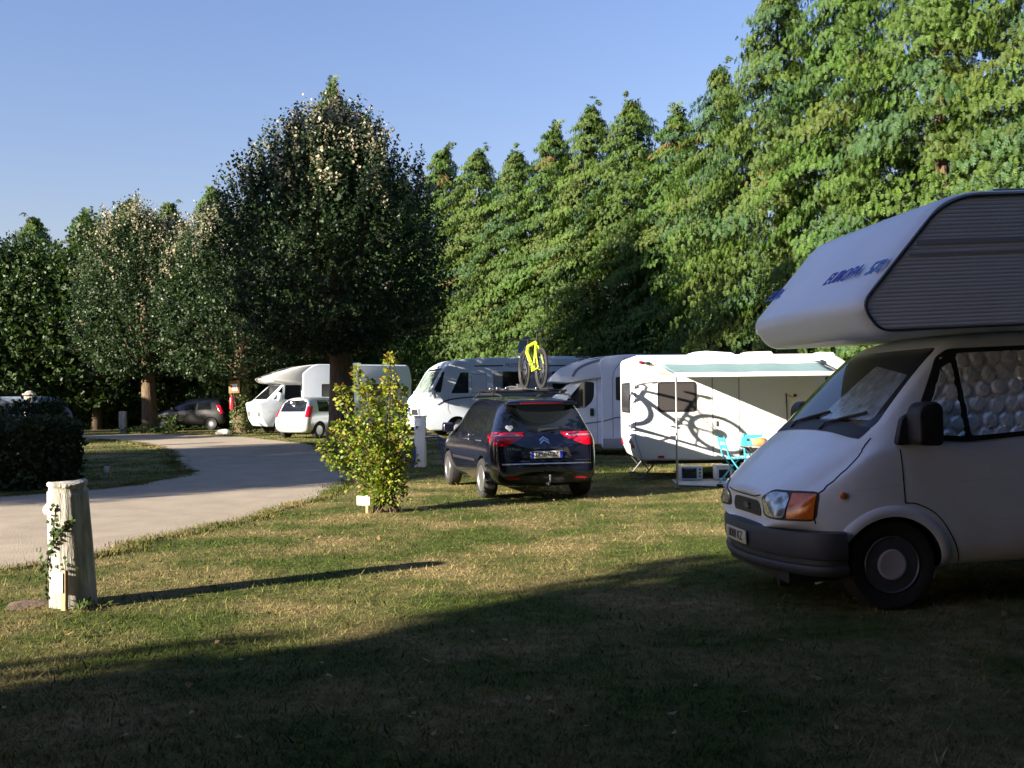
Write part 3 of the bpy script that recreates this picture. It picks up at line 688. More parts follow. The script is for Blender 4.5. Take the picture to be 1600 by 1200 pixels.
# ------------------------------------------------------------------ shrub on the lawn
def shrub(x, y):
    t = thing('shrub', 'bushy yellow-green shrub with upright leafy shoots standing alone on the lawn', 'shrub', (x, y, float(gz(x, y))))
    g = np.random.default_rng(3); m = MB(); stems = []
    heads = [(-0.78, 0.1, 1.15), (-0.62, -0.2, 1.75), (-0.45, 0.15, 2.0), (-0.30, -0.1, 1.72), (-0.15, 0.2, 1.55), (0.0, 0.0, 1.85), (0.05, -0.1, 2.17), (0.18, 0.15, 1.75), (0.25, -0.2, 1.25), (-0.6, 0.2, 0.85), (-0.85, -0.1, 0.8), (0.3, 0.1, 0.9), (-0.35, -0.3, 1.1), (-0.5, 0.3, 1.3), (0.1, 0.3, 1.2), (-0.1, -0.35, 0.9), (-0.65, -0.3, 1.25), (-0.28, 0.3, 1.8), (-0.95, 0.0, 1.0), (0.22, -0.05, 1.5)]
    LPs, LDs = [], []
    for i, (hx, hy, hz) in enumerate(heads):
        b = Vector((g.uniform(-0.20, 0.22), g.uniform(-0.16, 0.16), -0.03))
        c1 = Vector((hx*0.25, hy*0.3, hz*0.35)); c2 = Vector((hx*0.75, hy*0.8, hz*0.72)); e = Vector((hx, hy, hz))
        cv = curve_pts([b, c1, c2, e], 8); n = len(cv)
        m.tube(cv, [0.011*(1-0.8*k/n)+0.002 for k in range(n)], 6); stems.append(cv)
        nl = int(270*hz/1.4)
        for k in range(nl):
            s = 0.14+0.86*g.random()**0.85; f = s*(n-1); j = min(int(f), n-2); p = cv[j].lerp(cv[j+1], f-j)
            w = 0.25*(1-s)**0.6+0.03
            d = np.array([g.normal(0, 1), g.normal(0, 1), g.normal(0.25, 0.5)]); d /= np.linalg.norm(d)
            q = np.array(p)+d*w*g.random()**0.6
            if q[2] < 0.10: continue
            LPs.append(q); LDs.append(d+np.array([0, 0, -0.15]))
        for k in range(7):     # side twigs
            s = g.uniform(0.35, 0.95); f = s*(n-1); j = min(int(f), n-2); p = cv[j]
            a = g.random()*6.28; L = 0.26*(1-s)**0.4+0.05
            m.tube([p, p+Vector((math.cos(a)*L, math.sin(a)*L, L*0.5))], [0.004, 0.0015], 4)
    LP, LD = np.array(LPs), np.array(LDs); n = len(LP)
    N = g.normal(0, 0.7, (n, 3))+np.array([-0.35, -0.4, 0.5])
    L = g.uniform(0.036, 0.076, n); V, Q = leaf_quads(LP, LD, N, L, L*0.78, -0.07)
    pal = np.array([[0.20, 0.25, 0.032], [0.145, 0.22, 0.028], [0.26, 0.24, 0.036], [0.10, 0.17, 0.026], [0.24, 0.15, 0.04]])
    c = pal[g.choice(5, n, p=[0.34, 0.30, 0.14, 0.17, 0.05])]*g.uniform(0.75, 1.2, (n, 1))
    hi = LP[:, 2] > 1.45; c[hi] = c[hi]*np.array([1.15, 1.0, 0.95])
    np_mesh('foliage', V, Q, np.repeat(c, 4, 0), 'leaf', t)
    m.build('stem', 'twig', t, smooth=True)
shrub(-1.73, 13.85)

# ------------------------------------------------------------------ hedge on the left
def hedge(x0, x1, y0, y1, h, seed, label, n=26000):
    t = thing('hedge', label, 'hedge', ((x0+x1)/2, (y0+y1)/2, 0)); g = np.random.default_rng(seed)
    sx, sy = (x1-x0)/2, (y1-y0)/2; u = g.uniform(-1, 1, (n, 3)); f = g.integers(0, 4, n)
    u[f == 0, 2] = 1; u[f == 1, 1] = -1; u[f == 2, 0] = np.sign(u[f == 2, 0]); u[f == 3] *= 0.96
    P = np.stack([u[:, 0]*sx, u[:, 1]*sy, (u[:, 2]+1)/2*h], 1)
    P[:, 2] += 0.10*np.sin(P[:, 0]*2.1+1)+0.06*np.sin(P[:, 0]*5.3)
    P += g.normal(0, 0.06, P.shape)
    P[:, 2] = np.maximum(P[:, 2], 0.03)
    D = g.normal(0, 1, (n, 3))+u*0.6; N = g.normal(0, 1, (n, 3)); L = g.uniform(0.07, 0.14, n)
    V, Q = leaf_quads(P, D, N, L, L*0.7); c = np.array([0.030, 0.045, 0.017])*g.uniform(0.6, 1.4, (n, 1))
    np_mesh('foliage', V, Q, np.repeat(c, 4, 0), 'leaf', t)
    m = MB()
    for k in range(int((x1-x0)/0.5)):
        xx = -sx+0.3+k*0.5; m.tube([(xx, 0, -0.03), (xx+0.05, 0.05, h*0.8)], [0.03, 0.01], 5)
    m.build('stem', 'twig', t)
hedge(-16.5, -8.7, 17.9, 20.0, 1.08, 5, 'low dark clipped hedge in the shade at the left edge of the track')
hedge(-24.0, -11.4, 23.5, 25.4, 1.40, 6, 'farther dark hedge at the left behind the grass island', 22000)
# E_TREES

# ------------------------------------------------------------------ near camper van with a bed pod over the cab
def near_camper():
    a = R(6); W = gp(1392, 957, 0.02); l = Vector((math.sin(a), -math.cos(a)))
    cx, cy = W[0]-l.x*0.93+0.03, W[1]-l.y*0.93
    t = thing('camper_van', 'large white camper van with bed pod above the cab and silver foil in its windows', 'camper van', (cx, cy, float(gz(cx, cy))), PI+a, None, R(2.2))
    def sec(zb, w, zbelt, wt, zs, zt):
        return [(0, zb), (w*0.8, zb), (w*0.98, zb+0.05), (w, (zb+zbelt)/2), (w*0.995, zbelt-0.04), (w*0.975, zbelt+0.02), (wt+0.03, zs-0.06), (wt, zs), (wt*0.88, zt-0.004), (wt*0.5, zt+0.012), (0, zt+0.018)]
    st = [(0.70, sec(0.575, 0.44, 0.66, 0.38, 0.72, 0.76)), (0.745, sec(0.57, 0.56, 0.68, 0.48, 0.76, 0.80)), (0.69, sec(0.57, 0.70, 0.72, 0.60, 0.81, 0.85)),
          (0.59, sec(0.565, 0.81, 0.78, 0.70, 0.88, 0.93)), (0.45, sec(0.54, 0.895, 0.87, 0.77, 0.98, 1.03)), (0.28, sec(0.27, 0.945, 0.99, 0.81, 1.10, 1.155)),
          (0.14, sec(0.25, 0.96, 1.10, 0.835, 1.20, 1.245)), (0.07, sec(0.25, 0.965, 1.13, 0.84, 1.25, 1.30)), (-0.10, sec(0.25, 0.967, 1.14, 0.842, 1.42, 1.465)),
          (-0.34, sec(0.25, 0.97, 1.15, 0.80, 1.66, 1.70)), (-0.52, sec(0.25, 0.97, 1.16, 0.765, 1.82, 1.86)), (-0.66, sec(0.25, 0.97, 1.17, 0.75, 1.89, 1.93)),
          (-1.0, sec(0.25, 0.972, 1.18, 0.75, 1.92, 1.96)), (-1.42, sec(0.25, 0.972, 1.18, 0.75, 1.92, 1.96)), (-1.44, sec(0.27, 0.95, 1.18, 0.74, 1.90, 1.94))]
    cab = loft('cab', st, ['white', 'seam'], t, 2)
    bv = bvh_of(cab)
    cut(cab, [arch_cutter(t, 0, 0.30, 0.375, 0.62, 1.2), arch_cutter(t, 0, 0.30, 0.375, -1.2, -0.62)], 1)
    # raised lip round the wheel arch
    for s in (1, -1):
        m = MB(); n = 28; prof = [(0.376, 0.0), (0.372, 0.012), (0.40, 0.020), (0.435, 0.014), (0.455, -0.004)]
        vs = []
        for i in range(n+1):
            an = R(-18)+(R(180+36))*i/n
            for rr, dy in prof:
                px, pz = rr*math.cos(an), 0.30+rr*math.sin(an)
                q = proj_pt(bv, VIEWS['L' if s > 0 else 'R'], px, max(pz, 0.26), 0); vs.append((px, q.y+s*dy, pz))
        k = len(prof); m.add(vs, [(i*k+j, i*k+j+1, (i+1)*k+j+1, (i+1)*k+j) for i in range(n) for j in range(k-1)])
        m.build('arch_lip', 'white', t, smooth=True)
    # door skin, seams and creases on the visible side
    door = [(-0.095, 1.15), (-0.105, 0.77), (-0.20, 0.755), (-0.34, 0.66), (-0.45, 0.48), (-0.51, 0.29), (-1.34, 0.29), (-1.34, 1.84), (-0.60, 1.84), (-0.30, 1.56)]
    ribbon('door_seam', bv, [(-0.09, 1.14), (-0.10, 0.77)]+[tuple(p) for p in curve_pts([(-0.10, 0.762), (-0.20, 0.745), (-0.34, 0.655), (-0.455, 0.47), (-0.515, 0.285)], 8)]+[(-1.35, 0.28)], 0.009, 'L', 'seam', t, 0.002)
    ribbon('crease', bv, [(0.25, 0.865), (-0.09, 0.885), (-1.40, 0.905)], 0.010, 'L', 'silverside', t, 0.0015)
    ribbon('crease', bv, [(-0.47, 0.60), (-1.40, 0.615)], 0.010, 'L', 'silverside', t, 0.0015)
    for s in (1, -1):
        q = [bv.find_nearest(Vector((p.x, p.y*s, p.z)))[0] for p in curve_pts([(0.565, 0.93, 0.60), (0.56, 0.93, 0.76), (0.545, 0.92, 0.86), (0.45, 0.93, 0.985), (0.34, 0.93, 1.08), (0.20, 0.91, 1.18), (0.10, 0.89, 1.25)], 8)]
        MB().tube(q, 0.0055, 5).build('bonnet_seam', 'seam', t, smooth=True)
    ribbon('bonnet_seam', bv, [tuple(p) for p in curve_pts([(-0.36, 0.81), (-0.2, 0.787), (0, 0.78), (0.2, 0.787), (0.36, 0.81)], 5)], 0.010, 'F', 'seam', t, 0.003)
    # windows: rubber surround, foil bubbles, glass
    win1 = [(-0.27, 1.235), (-0.575, 1.205), (-0.575, 1.74), (-0.50, 1.70)]; win2 = [(-0.625, 1.205), (-1.31, 1.235), (-1.31, 1.80), (-0.64, 1.80), (-0.625, 1.77)]
    patch('window_seal', bv, [(-0.16, 1.20), (-0.60, 1.165), (-1.36, 1.20), (-1.36, 1.835), (-0.58, 1.835), (-0.48, 1.775)], 'L', 'plastic', t, 0.006, 0.02, 0.06, 0.035)
    cs = []
    for j in range(7):
        for i in range(14): cs.append((-0.22-0.124*i-(0.062 if j % 2 else 0)+random.uniform(-0.016, 0.016), 1.20+0.110*j+random.uniform(-0.014, 0.014)))
    def bub(x, z):
        d, ci = min((math.hypot(x-c[0], z-c[1]), i) for i, c in enumerate(cs)); rg = (ci*7919 % 17)/17
        w = 0.0016*math.sin(x*150+ci*1.7)*math.sin(z*120+ci)
        if d < 0.057:
            e = min(1.0, (0.057-d)/0.012); e = e*e*(3-2*e)
            return -0.004+e*(0.013+0.006*rg+0.004*math.sqrt(max(0, 1-(d/0.057)**2)))+w*1.4+0.10*(x-cs[ci][0])*(rg-0.5)+0.12*(z-cs[ci][1])*((ci*31 % 13)/13-0.6)
        return w*1.5
    for w in (win1, win2):
        g = patch('window', bv, w, 'L', 'foil', t, 0.010, 0.012, 0.0125, 0.03, fn=bub)
        g['label'] = 'cab side window filled with silver bubble foil'
    # windscreen with foil sheet behind the near half
    ws = [(-0.80, 1.285), (0.80, 1.285), (0.815, 1.33), (0.70, 1.85), (-0.70, 1.85), (-0.815, 1.33)]
    wsx = patch('windscreen', bv, ws, 'F', 'glass', t, 0.004, 0.02, 0.06, 0.05)
    patch('sun_screen', bv, [(-0.10, 1.345), (0.755, 1.345), (0.70, 1.66), (0.10, 1.74)], 'F', 'mat', wsx, 0.006, 0.0, 0.05, 0.03)
    ribbon('scuttle', bv, [tuple(p) for p in curve_pts([(-0.80, 1.255), (-0.4, 1.29), (0, 1.30), (0.4, 1.29), (0.80, 1.255)], 6)], 0.075, 'F', 'plastic', t, 0.008)
    m = MB()
    for (y0, y1) in ((0.15, 0.62), (-0.45, 0.02)):
        p0 = proj_pt(bv, VIEWS['F'], y0, 1.32, 0.03); p1 = proj_pt(bv, VIEWS['F'], y1, 1.40, 0.02); p2 = proj_pt(bv, VIEWS['F'], y0-0.02, 1.27, 0.02)
        m.tube([p2, p0, (p0+p1)/2+Vector((0.012, 0, 0.0)), p1], 0.009, 6); m.tube([p0.lerp(p1, 0.15)+Vector((0, 0, -0.012)), p1+Vector((0, 0, -0.012))], 0.006, 6)
    m.build('wiper', 'plastic', t, smooth=True)
    # grille, lamps
    gr = patch('grille', bv, [(-0.29, 0.64), (0.29, 0.64), (0.31, 0.68), (0.27, 0.755), (-0.27, 0.755), (-0.31, 0.68)], 'F', 'plastic', t, 0.006, 0.03, 0.04, 0.045)
    m = MB()
    for k in range(3):
        z = 0.672+0.026*k; q = [proj_pt(bv, VIEWS['F'], y, z, 0.010) for y in np.linspace(-0.25, 0.25, 13)]; m.tube(q, 0.004, 5)
    m.build('slat', 'bumper', gr, smooth=True)
    c = proj_pt(bv, VIEWS['F'], 0, 0.70, 0.016)
    em = MB(); vs = []
    for k in range(24):
        an = 2*PI*k/24; vs.append((c.x+0.004, c.y+0.062*math.cos(an), c.z+0.026*math.sin(an)))
    em.add(vs, [tuple(range(24))]); em.build('emblem', 'steel', gr)
    for s in (1, -1):
        dv = diag(34*s)
        hd = Vector((-dv[0].y, dv[0].x, 0))
        def H(x, y, z): p = Vector((x, y, z)); return (p.dot(dv[1]), z)
        sg = s
        cn = (0.7, 0.8*s, 0.75)
        A = [H(0.74, 0.38*s, 0.655), H(0.53, 0.87*s, 0.655), H(0.50, 0.885*s, 0.865), H(0.68, 0.50*s, 0.865), H(0.74, 0.38*s, 0.79)]
        h = patch('headlight', bv, [tuple(p) for p in A], dv, 'plastic', t, 0.004, 0.02, 0.04, 0.05, far=3.0)
        B1 = [H(0.735, 0.405*s, 0.672), H(0.62, 0.665*s, 0.672), H(0.60, 0.67*s, 0.85), H(0.68, 0.51*s, 0.85), H(0.735, 0.405*s, 0.785)]
        patch('lens', bv, B1, dv, 'clearlens', h, 0.013, 0.012, 0.03, 0.05, far=3.0)
        B2 = [H(0.615, 0.68*s, 0.672), H(0.535, 0.858*s, 0.672), H(0.515, 0.87*s, 0.85), H(0.595, 0.685*s, 0.85)]
        patch('indicator', bv, B2, dv, 'orange', h, 0.014, 0.012, 0.03, 0.012, far=3.0)
    q = proj_pt(bv, VIEWS['L'], 0.335, 0.835, 0.004)
    MB().lathe([(0.026, 0), (0.026, 0.012), (0.018, 0.02), (0.001, 0.022)], (q.x, q.y, q.z), 'y', 16).build('side_repeater', 'orange', t, smooth=True)
    # bumper swept along the plan curve
    half = [(0.34, 0.972), (0.46, 0.945), (0.57, 0.855), (0.655, 0.70), (0.725, 0.50), (0.775, 0.25), (0.792, 0.0)]
    plan = curve_pts(half, 5); plan = plan+[Vector((p.x, -p.y)) for p in plan[-2::-1]]
    prof = [(-0.10, 0.265), (-0.02, 0.270), (0.0, 0.285), (0.012, 0.325), (0.004, 0.345), (-0.022, 0.352), (-0.022, 0.385), (0.006, 0.395), (0.014, 0.42), (0.014, 0.55), (0.004, 0.578), (-0.05, 0.585), (-0.12, 0.585)]
    vs = []; n = len(plan); k = len(prof)
    for i, p in enumerate(plan):
        d = (plan[min(i+1, n-1)]-plan[max(i-1, 0)]).normalized(); nr = Vector((d.y, -d.x))
        if nr.dot(p) < 0: nr = -nr
        for o, z in prof: vs.append((p.x+nr.x*o, p.y+nr.y*o, z))
    MB().add(vs, [(i*k+j, i*k+j+1, (i+1)*k+j+1, (i+1)*k+j) for i in range(n-1) for j in range(k-1)]).build('bumper', 'bumper', t, smooth=True)
    pl = MB().box((0.812, 0, 0.475), (0.012, 0.46, 0.105)).build('number_plate', 'plateyellow', t, bevel=0.004)
    lettering('8088 KZ', 0.098, (0.820, 0, 0.475), 'F', 'ink', pl, sx=0.92)
    MB().box((0.60, 0.42, 0.20), (0.10, 0.05, 0.14)).build('towing_eye', 'plastic', t, bevel=0.012)
    MB().box((0.15, 0, 0.24), (1.0, 1.3, 0.10)).box((-2.4, 0, 0.36), (4.2, 1.0, 0.16)).build('chassis', 'plastic', t)
    # mirrors
    for s in (1, -1):
        y = 0.92*s
        m = MB().prism(roundpoly([(-0.05, 1.17), (-0.30, 1.17), (-0.30, 1.25), (-0.18, 1.40), (-0.10, 1.36)], 0.03), y+0.005*s, y+0.06*s)
        o = m.build('mirror', 'plastic', t, bevel=0.012)
        m = MB().prism(roundpoly([(-0.13, 1.17), (-0.31, 1.16), (-0.315, 1.43), (-0.27, 1.47), (-0.17, 1.46), (-0.13, 1.40)], 0.045), y+0.05*s, y+0.24*s)
        m.build('housing', 'plastic', o, bevel=0.035, seg=3)
    # wheels
    for s in (1, -1):
        wheel(t, 0.0, 0.83*s, 0.33, 0.205, s, 'steel', 0.205); wheel(t, -2.85, 0.80*s, 0.33, 0.205, s, 'steel', 0.205)
    # bed pod over the cab and living box: one shell, corrugated side panels
    shell = roundpoly([(0.235, 2.16, 0.10), (0.08, 1.94, 0.10), (-0.7, 1.945, 0.02), (-1.46, 1.945, 0.01), (-1.46, 0.42, 0.02), (-4.65, 0.42, 0.06), (-4.65, 2.94, 0.12), (-0.62, 2.93, 0.30), (-0.40, 2.86, 0.2)], 0.05, 6)
    sm = MB(); n = len(shell)
    # slightly bowed front: sections across the width
    ys = [-1.06, -1.03, -0.95, -0.7, -0.35, 0, 0.35, 0.7, 0.95, 1.03, 1.06]; vs = []
    for y in ys:
        e = abs(y)/1.06; bow = 0.07*(1-e*e); ins = 0.03*max(0, (e-0.96)/0.04)
        for x, z in shell:
            fx = max(0, min(1, (x+0.8)/1.0))
            vs.append((x+bow*fx-ins*fx, y, z-(ins*0.6 if z > 2.5 else 0)+(ins*0.6 if z < 2.1 and x > -1 else 0)))
    fs = []
    for i in range(len(ys)-1):
        for k in range(n): fs.append((i*n+k, i*n+(k+1) % n, (i+1)*n+(k+1) % n, (i+1)*n+k))
    fs += [tuple(range(n)), tuple(range((len(ys)-1)*n, len(ys)*n))]
    sh = sm.add(vs, fs).build('shell', 'offwhite', t, smooth=True)
    sb = bvh_of(sh)
    # ribbed side skin: long thin horizontal corrugations
    def panel(s):
        poly = roundpoly([(0.18, 2.155, 0.10), (0.065, 1.985, 0.08), (-1.47, 1.985, 0.01), (-1.47, 0.46, 0.01), (-4.60, 0.46, 0.03), (-4.60, 2.88, 0.1), (-0.60, 2.875, 0.28), (-0.40, 2.79, 0.16)], 0.05, 6)
        def span(z):
            xs = []
            for i in range(len(poly)):
                (x0, z0), (x1, z1) = poly[i], poly[(i+1) % len(poly)]
                if (z0 > z) != (z1 > z): xs.append(x0+(x1-x0)*(z-z0)/(z1-z0))
            xs.sort(); return xs
        m = MB(); z = 0.47; vs = []; fs = []
        prev = None
        while z < 2.872:
            for dz, dy in ((0.0, 0.0), (0.009, 0.0022), (0.018, 0.0022)):
                sp = span(z+dz)
                if len(sp) >= 2:
                    row = (len(vs), len(vs)+1); vs += [(sp[-1], s*(1.063+dy), z+dz), (sp[0], s*(1.063+dy), z+dz)]
                    if prev: fs.append((prev[0], prev[1], row[1], row[0]))
                    prev = row
            z += 0.027
        return m.add(vs, fs).build('side_panel', 'silverside', t)
    panel(1); panel(-1)
    edge = roundpoly([(0.19, 2.155, 0.10), (0.07, 1.972, 0.08), (-1.462, 1.972, 0.01), (-1.462, 0.45, 0.01), (-4.62, 0.45, 0.03), (-4.62, 2.90, 0.1), (-0.60, 2.888, 0.28), (-0.395, 2.80, 0.16)], 0.05, 6)
    for s in (1, -1):
        m = MB(); m.tube([(x, s*1.064, z) for x, z in edge+[edge[0]]], 0.009, 6); m.build('edge_trim', 'bumper', t, smooth=True)
    # printed bands: two dark lines and a zig-zag line
    m = MB()
    for z, h in ((2.575, 0.035), (2.49, 0.014)):
        x0 = -0.225 if z > 2.55 else -0.165
        m.box(((x0-4.5)/2, 1.0695, z), (4.5+x0, 0.0015, h))
    m.build('stripe', 'panelstripe', t)
    m = MB(); pts = []; x = -0.35; k = 0
    while x > -4.5: pts.append((x, 1.0705, 2.72 if k % 2 else 2.655)); x -= 0.045; k += 1
    for p, q in zip(pts, pts[1:]): m.add([(p[0], p[1], p[2]-0.006), (q[0], q[1], q[2]-0.006), (q[0], q[1], q[2]+0.006), (p[0], p[1], p[2]+0.006)], [(0, 1, 2, 3)])
    m.build('zigzag_line', 'plastwhite', t)
    # lettering on the sloping front of the pod
    p0 = proj_pt(sb, VIEWS['F'], 0.55, 2.45, 0.0); p1 = proj_pt(sb, VIEWS['F'], 0.55, 2.55, 0.0)
    up = (p1-p0).normalized(); rt = Vector((0, 1, 0)); nz = rt.cross(up)
    def onpod(y, z): q = proj_pt(sb, VIEWS['F'], y, z, 0.0); return q+nz*0.006
    lettering('EUROPA', 0.17, onpod(0.47, 2.42), None, 'blueink', t, shear=0.3, axes=(rt, up, nz), sx=0.9, bold=0.003)
    lettering('570', 0.17, onpod(0.93, 2.42), None, 'blueink2', t, shear=0.3, axes=(rt, up, nz), sx=0.85, bold=0.003)
    lettering('EUROPA', 0.17, onpod(-0.85, 2.42), None, 'blueink', t, shear=0.3, axes=(rt, up, nz), sx=0.9, bold=0.003)
    # roof light, small clearance reflector lamp on the pod nose
    MB().box((-1.6, 0.2, 2.97), (0.5, 0.5, 0.07)).build('roof_hatch', 'offwhite', t, bevel=0.02)
    MB().box((-1.35, 0.9, 2.945), (0.9, 0.05, 0.03)).build('roof_rail', 'alu', t, bevel=0.008)
    return t
near_camper()
# E_NEAR

# ------------------------------------------------------------------ dark blue people carrier with roof rack
CAR_POS, CAR_H = (0.33, 15.85), R(15)
def dark_car():
    rz = PI/2+CAR_H
    t = thing('car', 'dark blue people carrier seen from behind, with roof rack and tow ball', 'car', (CAR_POS[0], CAR_POS[1], 0), rz); t.scale = (0.965, 0.965, 0.965)
    def fx(z):
        return float(np.interp(z, [0.2, 0.34, 0.60, 0.66, 0.98, 1.06, 1.50, 1.56, 1.66], [-0.66, -0.80, -0.80, -0.755, -0.715, -0.69, -0.42, -0.40, -0.36]))
    def sec(w, zt, wb=None, zb=0.19, belt=1.0, lean=None, wr=0.60):
        zt2 = zt
        pts = [(0, zb), (w*0.72, zb), (w*0.93, zb+0.08), (w*0.985, 0.45), (w, 0.70), (w*0.985, min(belt, zt-0.10)-0.06), (w*0.955, min(belt, zt-0.08)), (wr+0.13*(zt-1.0) if False else (w*0.955*0.45+wr*0.55), belt*0.45+zt*0.55 if zt > belt+0.2 else zt-0.05), (wr, zt-0.07 if zt > belt+0.2 else zt-0.02), (wr*0.82, zt-0.015), (0, zt)]
        if lean: pts = [(y, z, lean(z)) for y, z in pts]
        return pts
    L = lambda d: (lambda z: fx(z)+d)
    st = [(0, [(y*0.50, 0.35+(z-0.35)*0.55+0.12, fx(z)+0.012) for y, z in sec(0.80, 1.60, zb=0.26)]),
          (0, [(y*0.90, 0.30+(z-0.30)*0.95+0.02, fx(z)) for y, z in sec(0.80, 1.60, zb=0.26)]),
          (0, sec(0.815, 1.60, zb=0.24, lean=L(0.035), wr=0.565)), (0, sec(0.865, 1.61, zb=0.21, lean=L(0.16), wr=0.59)), (0, sec(0.885, 1.62, lean=L(0.36), wr=0.605)),
          (0.35, sec(0.893, 1.635, wr=0.615)), (0.9, sec(0.895, 1.655, wr=0.62)), (1.5, sec(0.895, 1.655, wr=0.62)), (1.95, sec(0.895, 1.60, wr=0.60, belt=0.97)), (2.35, sec(0.893, 1.42, wr=0.60, belt=0.96)),
          (2.75, sec(0.89, 1.18, wr=0.62, belt=0.95)), (3.0, sec(0.885, 1.04, wr=0.66, belt=0.90)), (3.3, sec(0.85, 0.93, wr=0.62, belt=0.80)), (3.52, sec(0.74, 0.82, wr=0.52, belt=0.70)), (3.60, sec(0.50, 0.70, wr=0.34, belt=0.6, zb=0.25))]
    body = loft('body', st, ['navy', 'seam'], t, 2); bv = bvh_of(body)
    cut(body, [arch_cutter(t, xx, 0.33, 0.365, y0, y1) for xx in (0, 2.73) for y0, y1 in ((0.58, 1.2), (-1.2, -0.58))], 1)
    c = (0, 0, 0)
    rw = patch('rear_window', bv, [(-0.66, 1.075), (0.66, 1.075), (0.70, 1.12), (0.56, 1.485), (-0.56, 1.485), (-0.70, 1.12)], 'B', 'glass', t, 0.003, 0.015, 0.06, 0.05)
    q = bv.find_nearest(Vector((-0.68, 0.50, 1.13)))[0]
    hs = roundpoly([(0.0, -0.055), (0.062, 0.0), (0.06, 0.03), (0.03, 0.045), (0, 0.03), (-0.03, 0.045), (-0.06, 0.03), (-0.062, 0.0)], 0.012, 2)
    patch('sticker', bv, [(0.56+a_*1.15, 1.145+b_) for a_, b_ in hs], 'B', 'signwhite', rw, 0.006, 0.0, 0.03)
    m = MB().prism(roundpoly([(-0.60, 1.535), (-0.52, 1.565), (0.52, 1.565), (0.60, 1.535), (0.58, 1.50), (-0.58, 1.50)], 0.02), -0.50, -0.28, 'yz'); m.build('spoiler', 'navy', t, bevel=0.015)
    MB().box((-0.507, 0, 1.528), (0.014, 0.72, 0.022)).build('brake_light', 'darkred', t, bevel=0.004)
    for s in (1, -1):
        dv = diag(180-38*s)
        def H(x, y, z): return (Vector((x, y*s, z)).dot(dv[1]), z)
        A = [H(-0.70, 0.42, 1.07), H(-0.50, 0.84, 1.085), H(-0.33, 0.89, 1.04), H(-0.40, 0.89, 0.95), H(-0.60, 0.82, 0.86), H(-0.72, 0.62, 0.87), H(-0.73, 0.46, 0.98)]
        lm = patch('tail_lamp', bv, A, dv, 'red', t, 0.008, 0.02, 0.04, 0.04, far=3)
        A2 = [H(-0.70, 0.48, 1.035), H(-0.45, 0.85, 1.045), H(-0.45, 0.85, 1.025), H(-0.70, 0.48, 1.012)]
        patch('lens', bv, A2, dv, 'clearlens', lm, 0.013, 0.006, 0.03, far=3)
    gate = [(-0.70, 0.66), (0.70, 0.66), (0.70, 0.86), (0.40, 0.88), (0.40, 1.06)]
    ribbon('tailgate_seam', bv, [(-0.68, 1.06), (-0.74, 0.84), (-0.72, 0.63), (0.72, 0.63), (0.74, 0.84), (0.68, 1.06)], 0.009, 'B', 'seam', t, 0.002)
    rec = patch('plate_recess', bv, [(-0.42, 0.67), (0.42, 0.67), (0.36, 0.83), (-0.36, 0.83)], 'B', 'plastic', t, 0.003, 0.01, 0.06, 0.03)
    px = proj_pt(bv, VIEWS['B'], 0.0, 0.72, 0.0).x-0.02
    pl = MB().box((px, 0.0, 0.725), (0.012, 0.52, 0.112)).build('number_plate', 'platewhite', t, bevel=0.003)
    MB().box((px-0.0075, 0.238, 0.725), (0.003, 0.044, 0.108)).build('plate_band', 'plateblue', pl); MB().box((px-0.0075, -0.238, 0.725), (0.003, 0.044, 0.108)).build('plate_band', 'plateblue', pl)
    lettering('DM-047-BZ', 0.098, (px-0.008, 0.0, 0.725), 'B', 'ink', pl, sx=0.78)
    # double-chevron emblem
    for dz in (0.0, 0.042):
        m = MB()
        for sg in (1, -1):
            m.add([(0, 0, 0.052+dz), (0, sg*0.075, 0.0+dz), (0, sg*0.075, 0.026+dz), (0, 0, 0.078+dz)], [(0, 1, 2, 3)])
        m.v = [(proj_pt(bv, VIEWS['B'], v[1], 0.885+v[2], 0.008).x, v[1], 0.885+v[2]) for v in m.v]; m.build('emblem', 'chrome', t)
    lettering('C4 Picasso', 0.055, (proj_pt(bv, VIEWS['B'], 0.52, 0.815, 0.008).x, 0.52, 0.815), 'B', 'chrome', t)
    m = MB(); q = [proj_pt(bv, VIEWS['B'], y, 0.585, 0.006) for y in np.linspace(-0.72, 0.72, 25)]; q = [bv.find_nearest(Vector((-0.35, -0.90, 0.585)))[0]]+q+[bv.find_nearest(Vector((-0.35, 0.90, 0.585)))[0]]
    m.tube(q, 0.011, 6); m.build('chrome_strip', 'chrome', t, smooth=True)
    for s in (1, -1):
        patch('reflector', bv, [(0.45*s, 0.34), (0.66*s, 0.34), (0.66*s, 0.37), (0.45*s, 0.37)][::s], 'B', 'red', t, 0.006, 0.01, 0.05)
    patch('lower_bumper', bv, [(-0.66, 0.27), (0.66, 0.27), (0.70, 0.40), (-0.70, 0.40)], 'B', 'plastic', t, 0.003, 0.01, 0.06, 0.03)
    m = MB().tube([(-0.62, 0, 0.26), (-0.86, 0, 0.27), (-0.93, 0, 0.33), (-0.93, 0, 0.38)], [0.022, 0.022, 0.02, 0.014], 8); m.lathe([(0.001, 0.37), (0.02, 0.38), (0.026, 0.40), (0.02, 0.42), (0.001, 0.428)], (-0.93, 0, 0), 'z', 12); m.build('tow_ball', 'steel', t, smooth=True)
    p0 = proj_pt(bv, VIEWS['B'], 0.02, 1.10, 0.02); p1 = proj_pt(bv, VIEWS['B'], -0.40, 1.13, 0.02)
    MB().tube([p0, (p0+p1)/2+Vector((-0.015, 0, 0.01)), p1], [0.022, 0.011, 0.007], 6).lathe([(0.03, 0), (0.03, 0.03), (0.001, 0.035)], tuple(p0-Vector((0.01, 0, 0))), 'x', 12).build('rear_wiper', 'plastic', t, smooth=True)
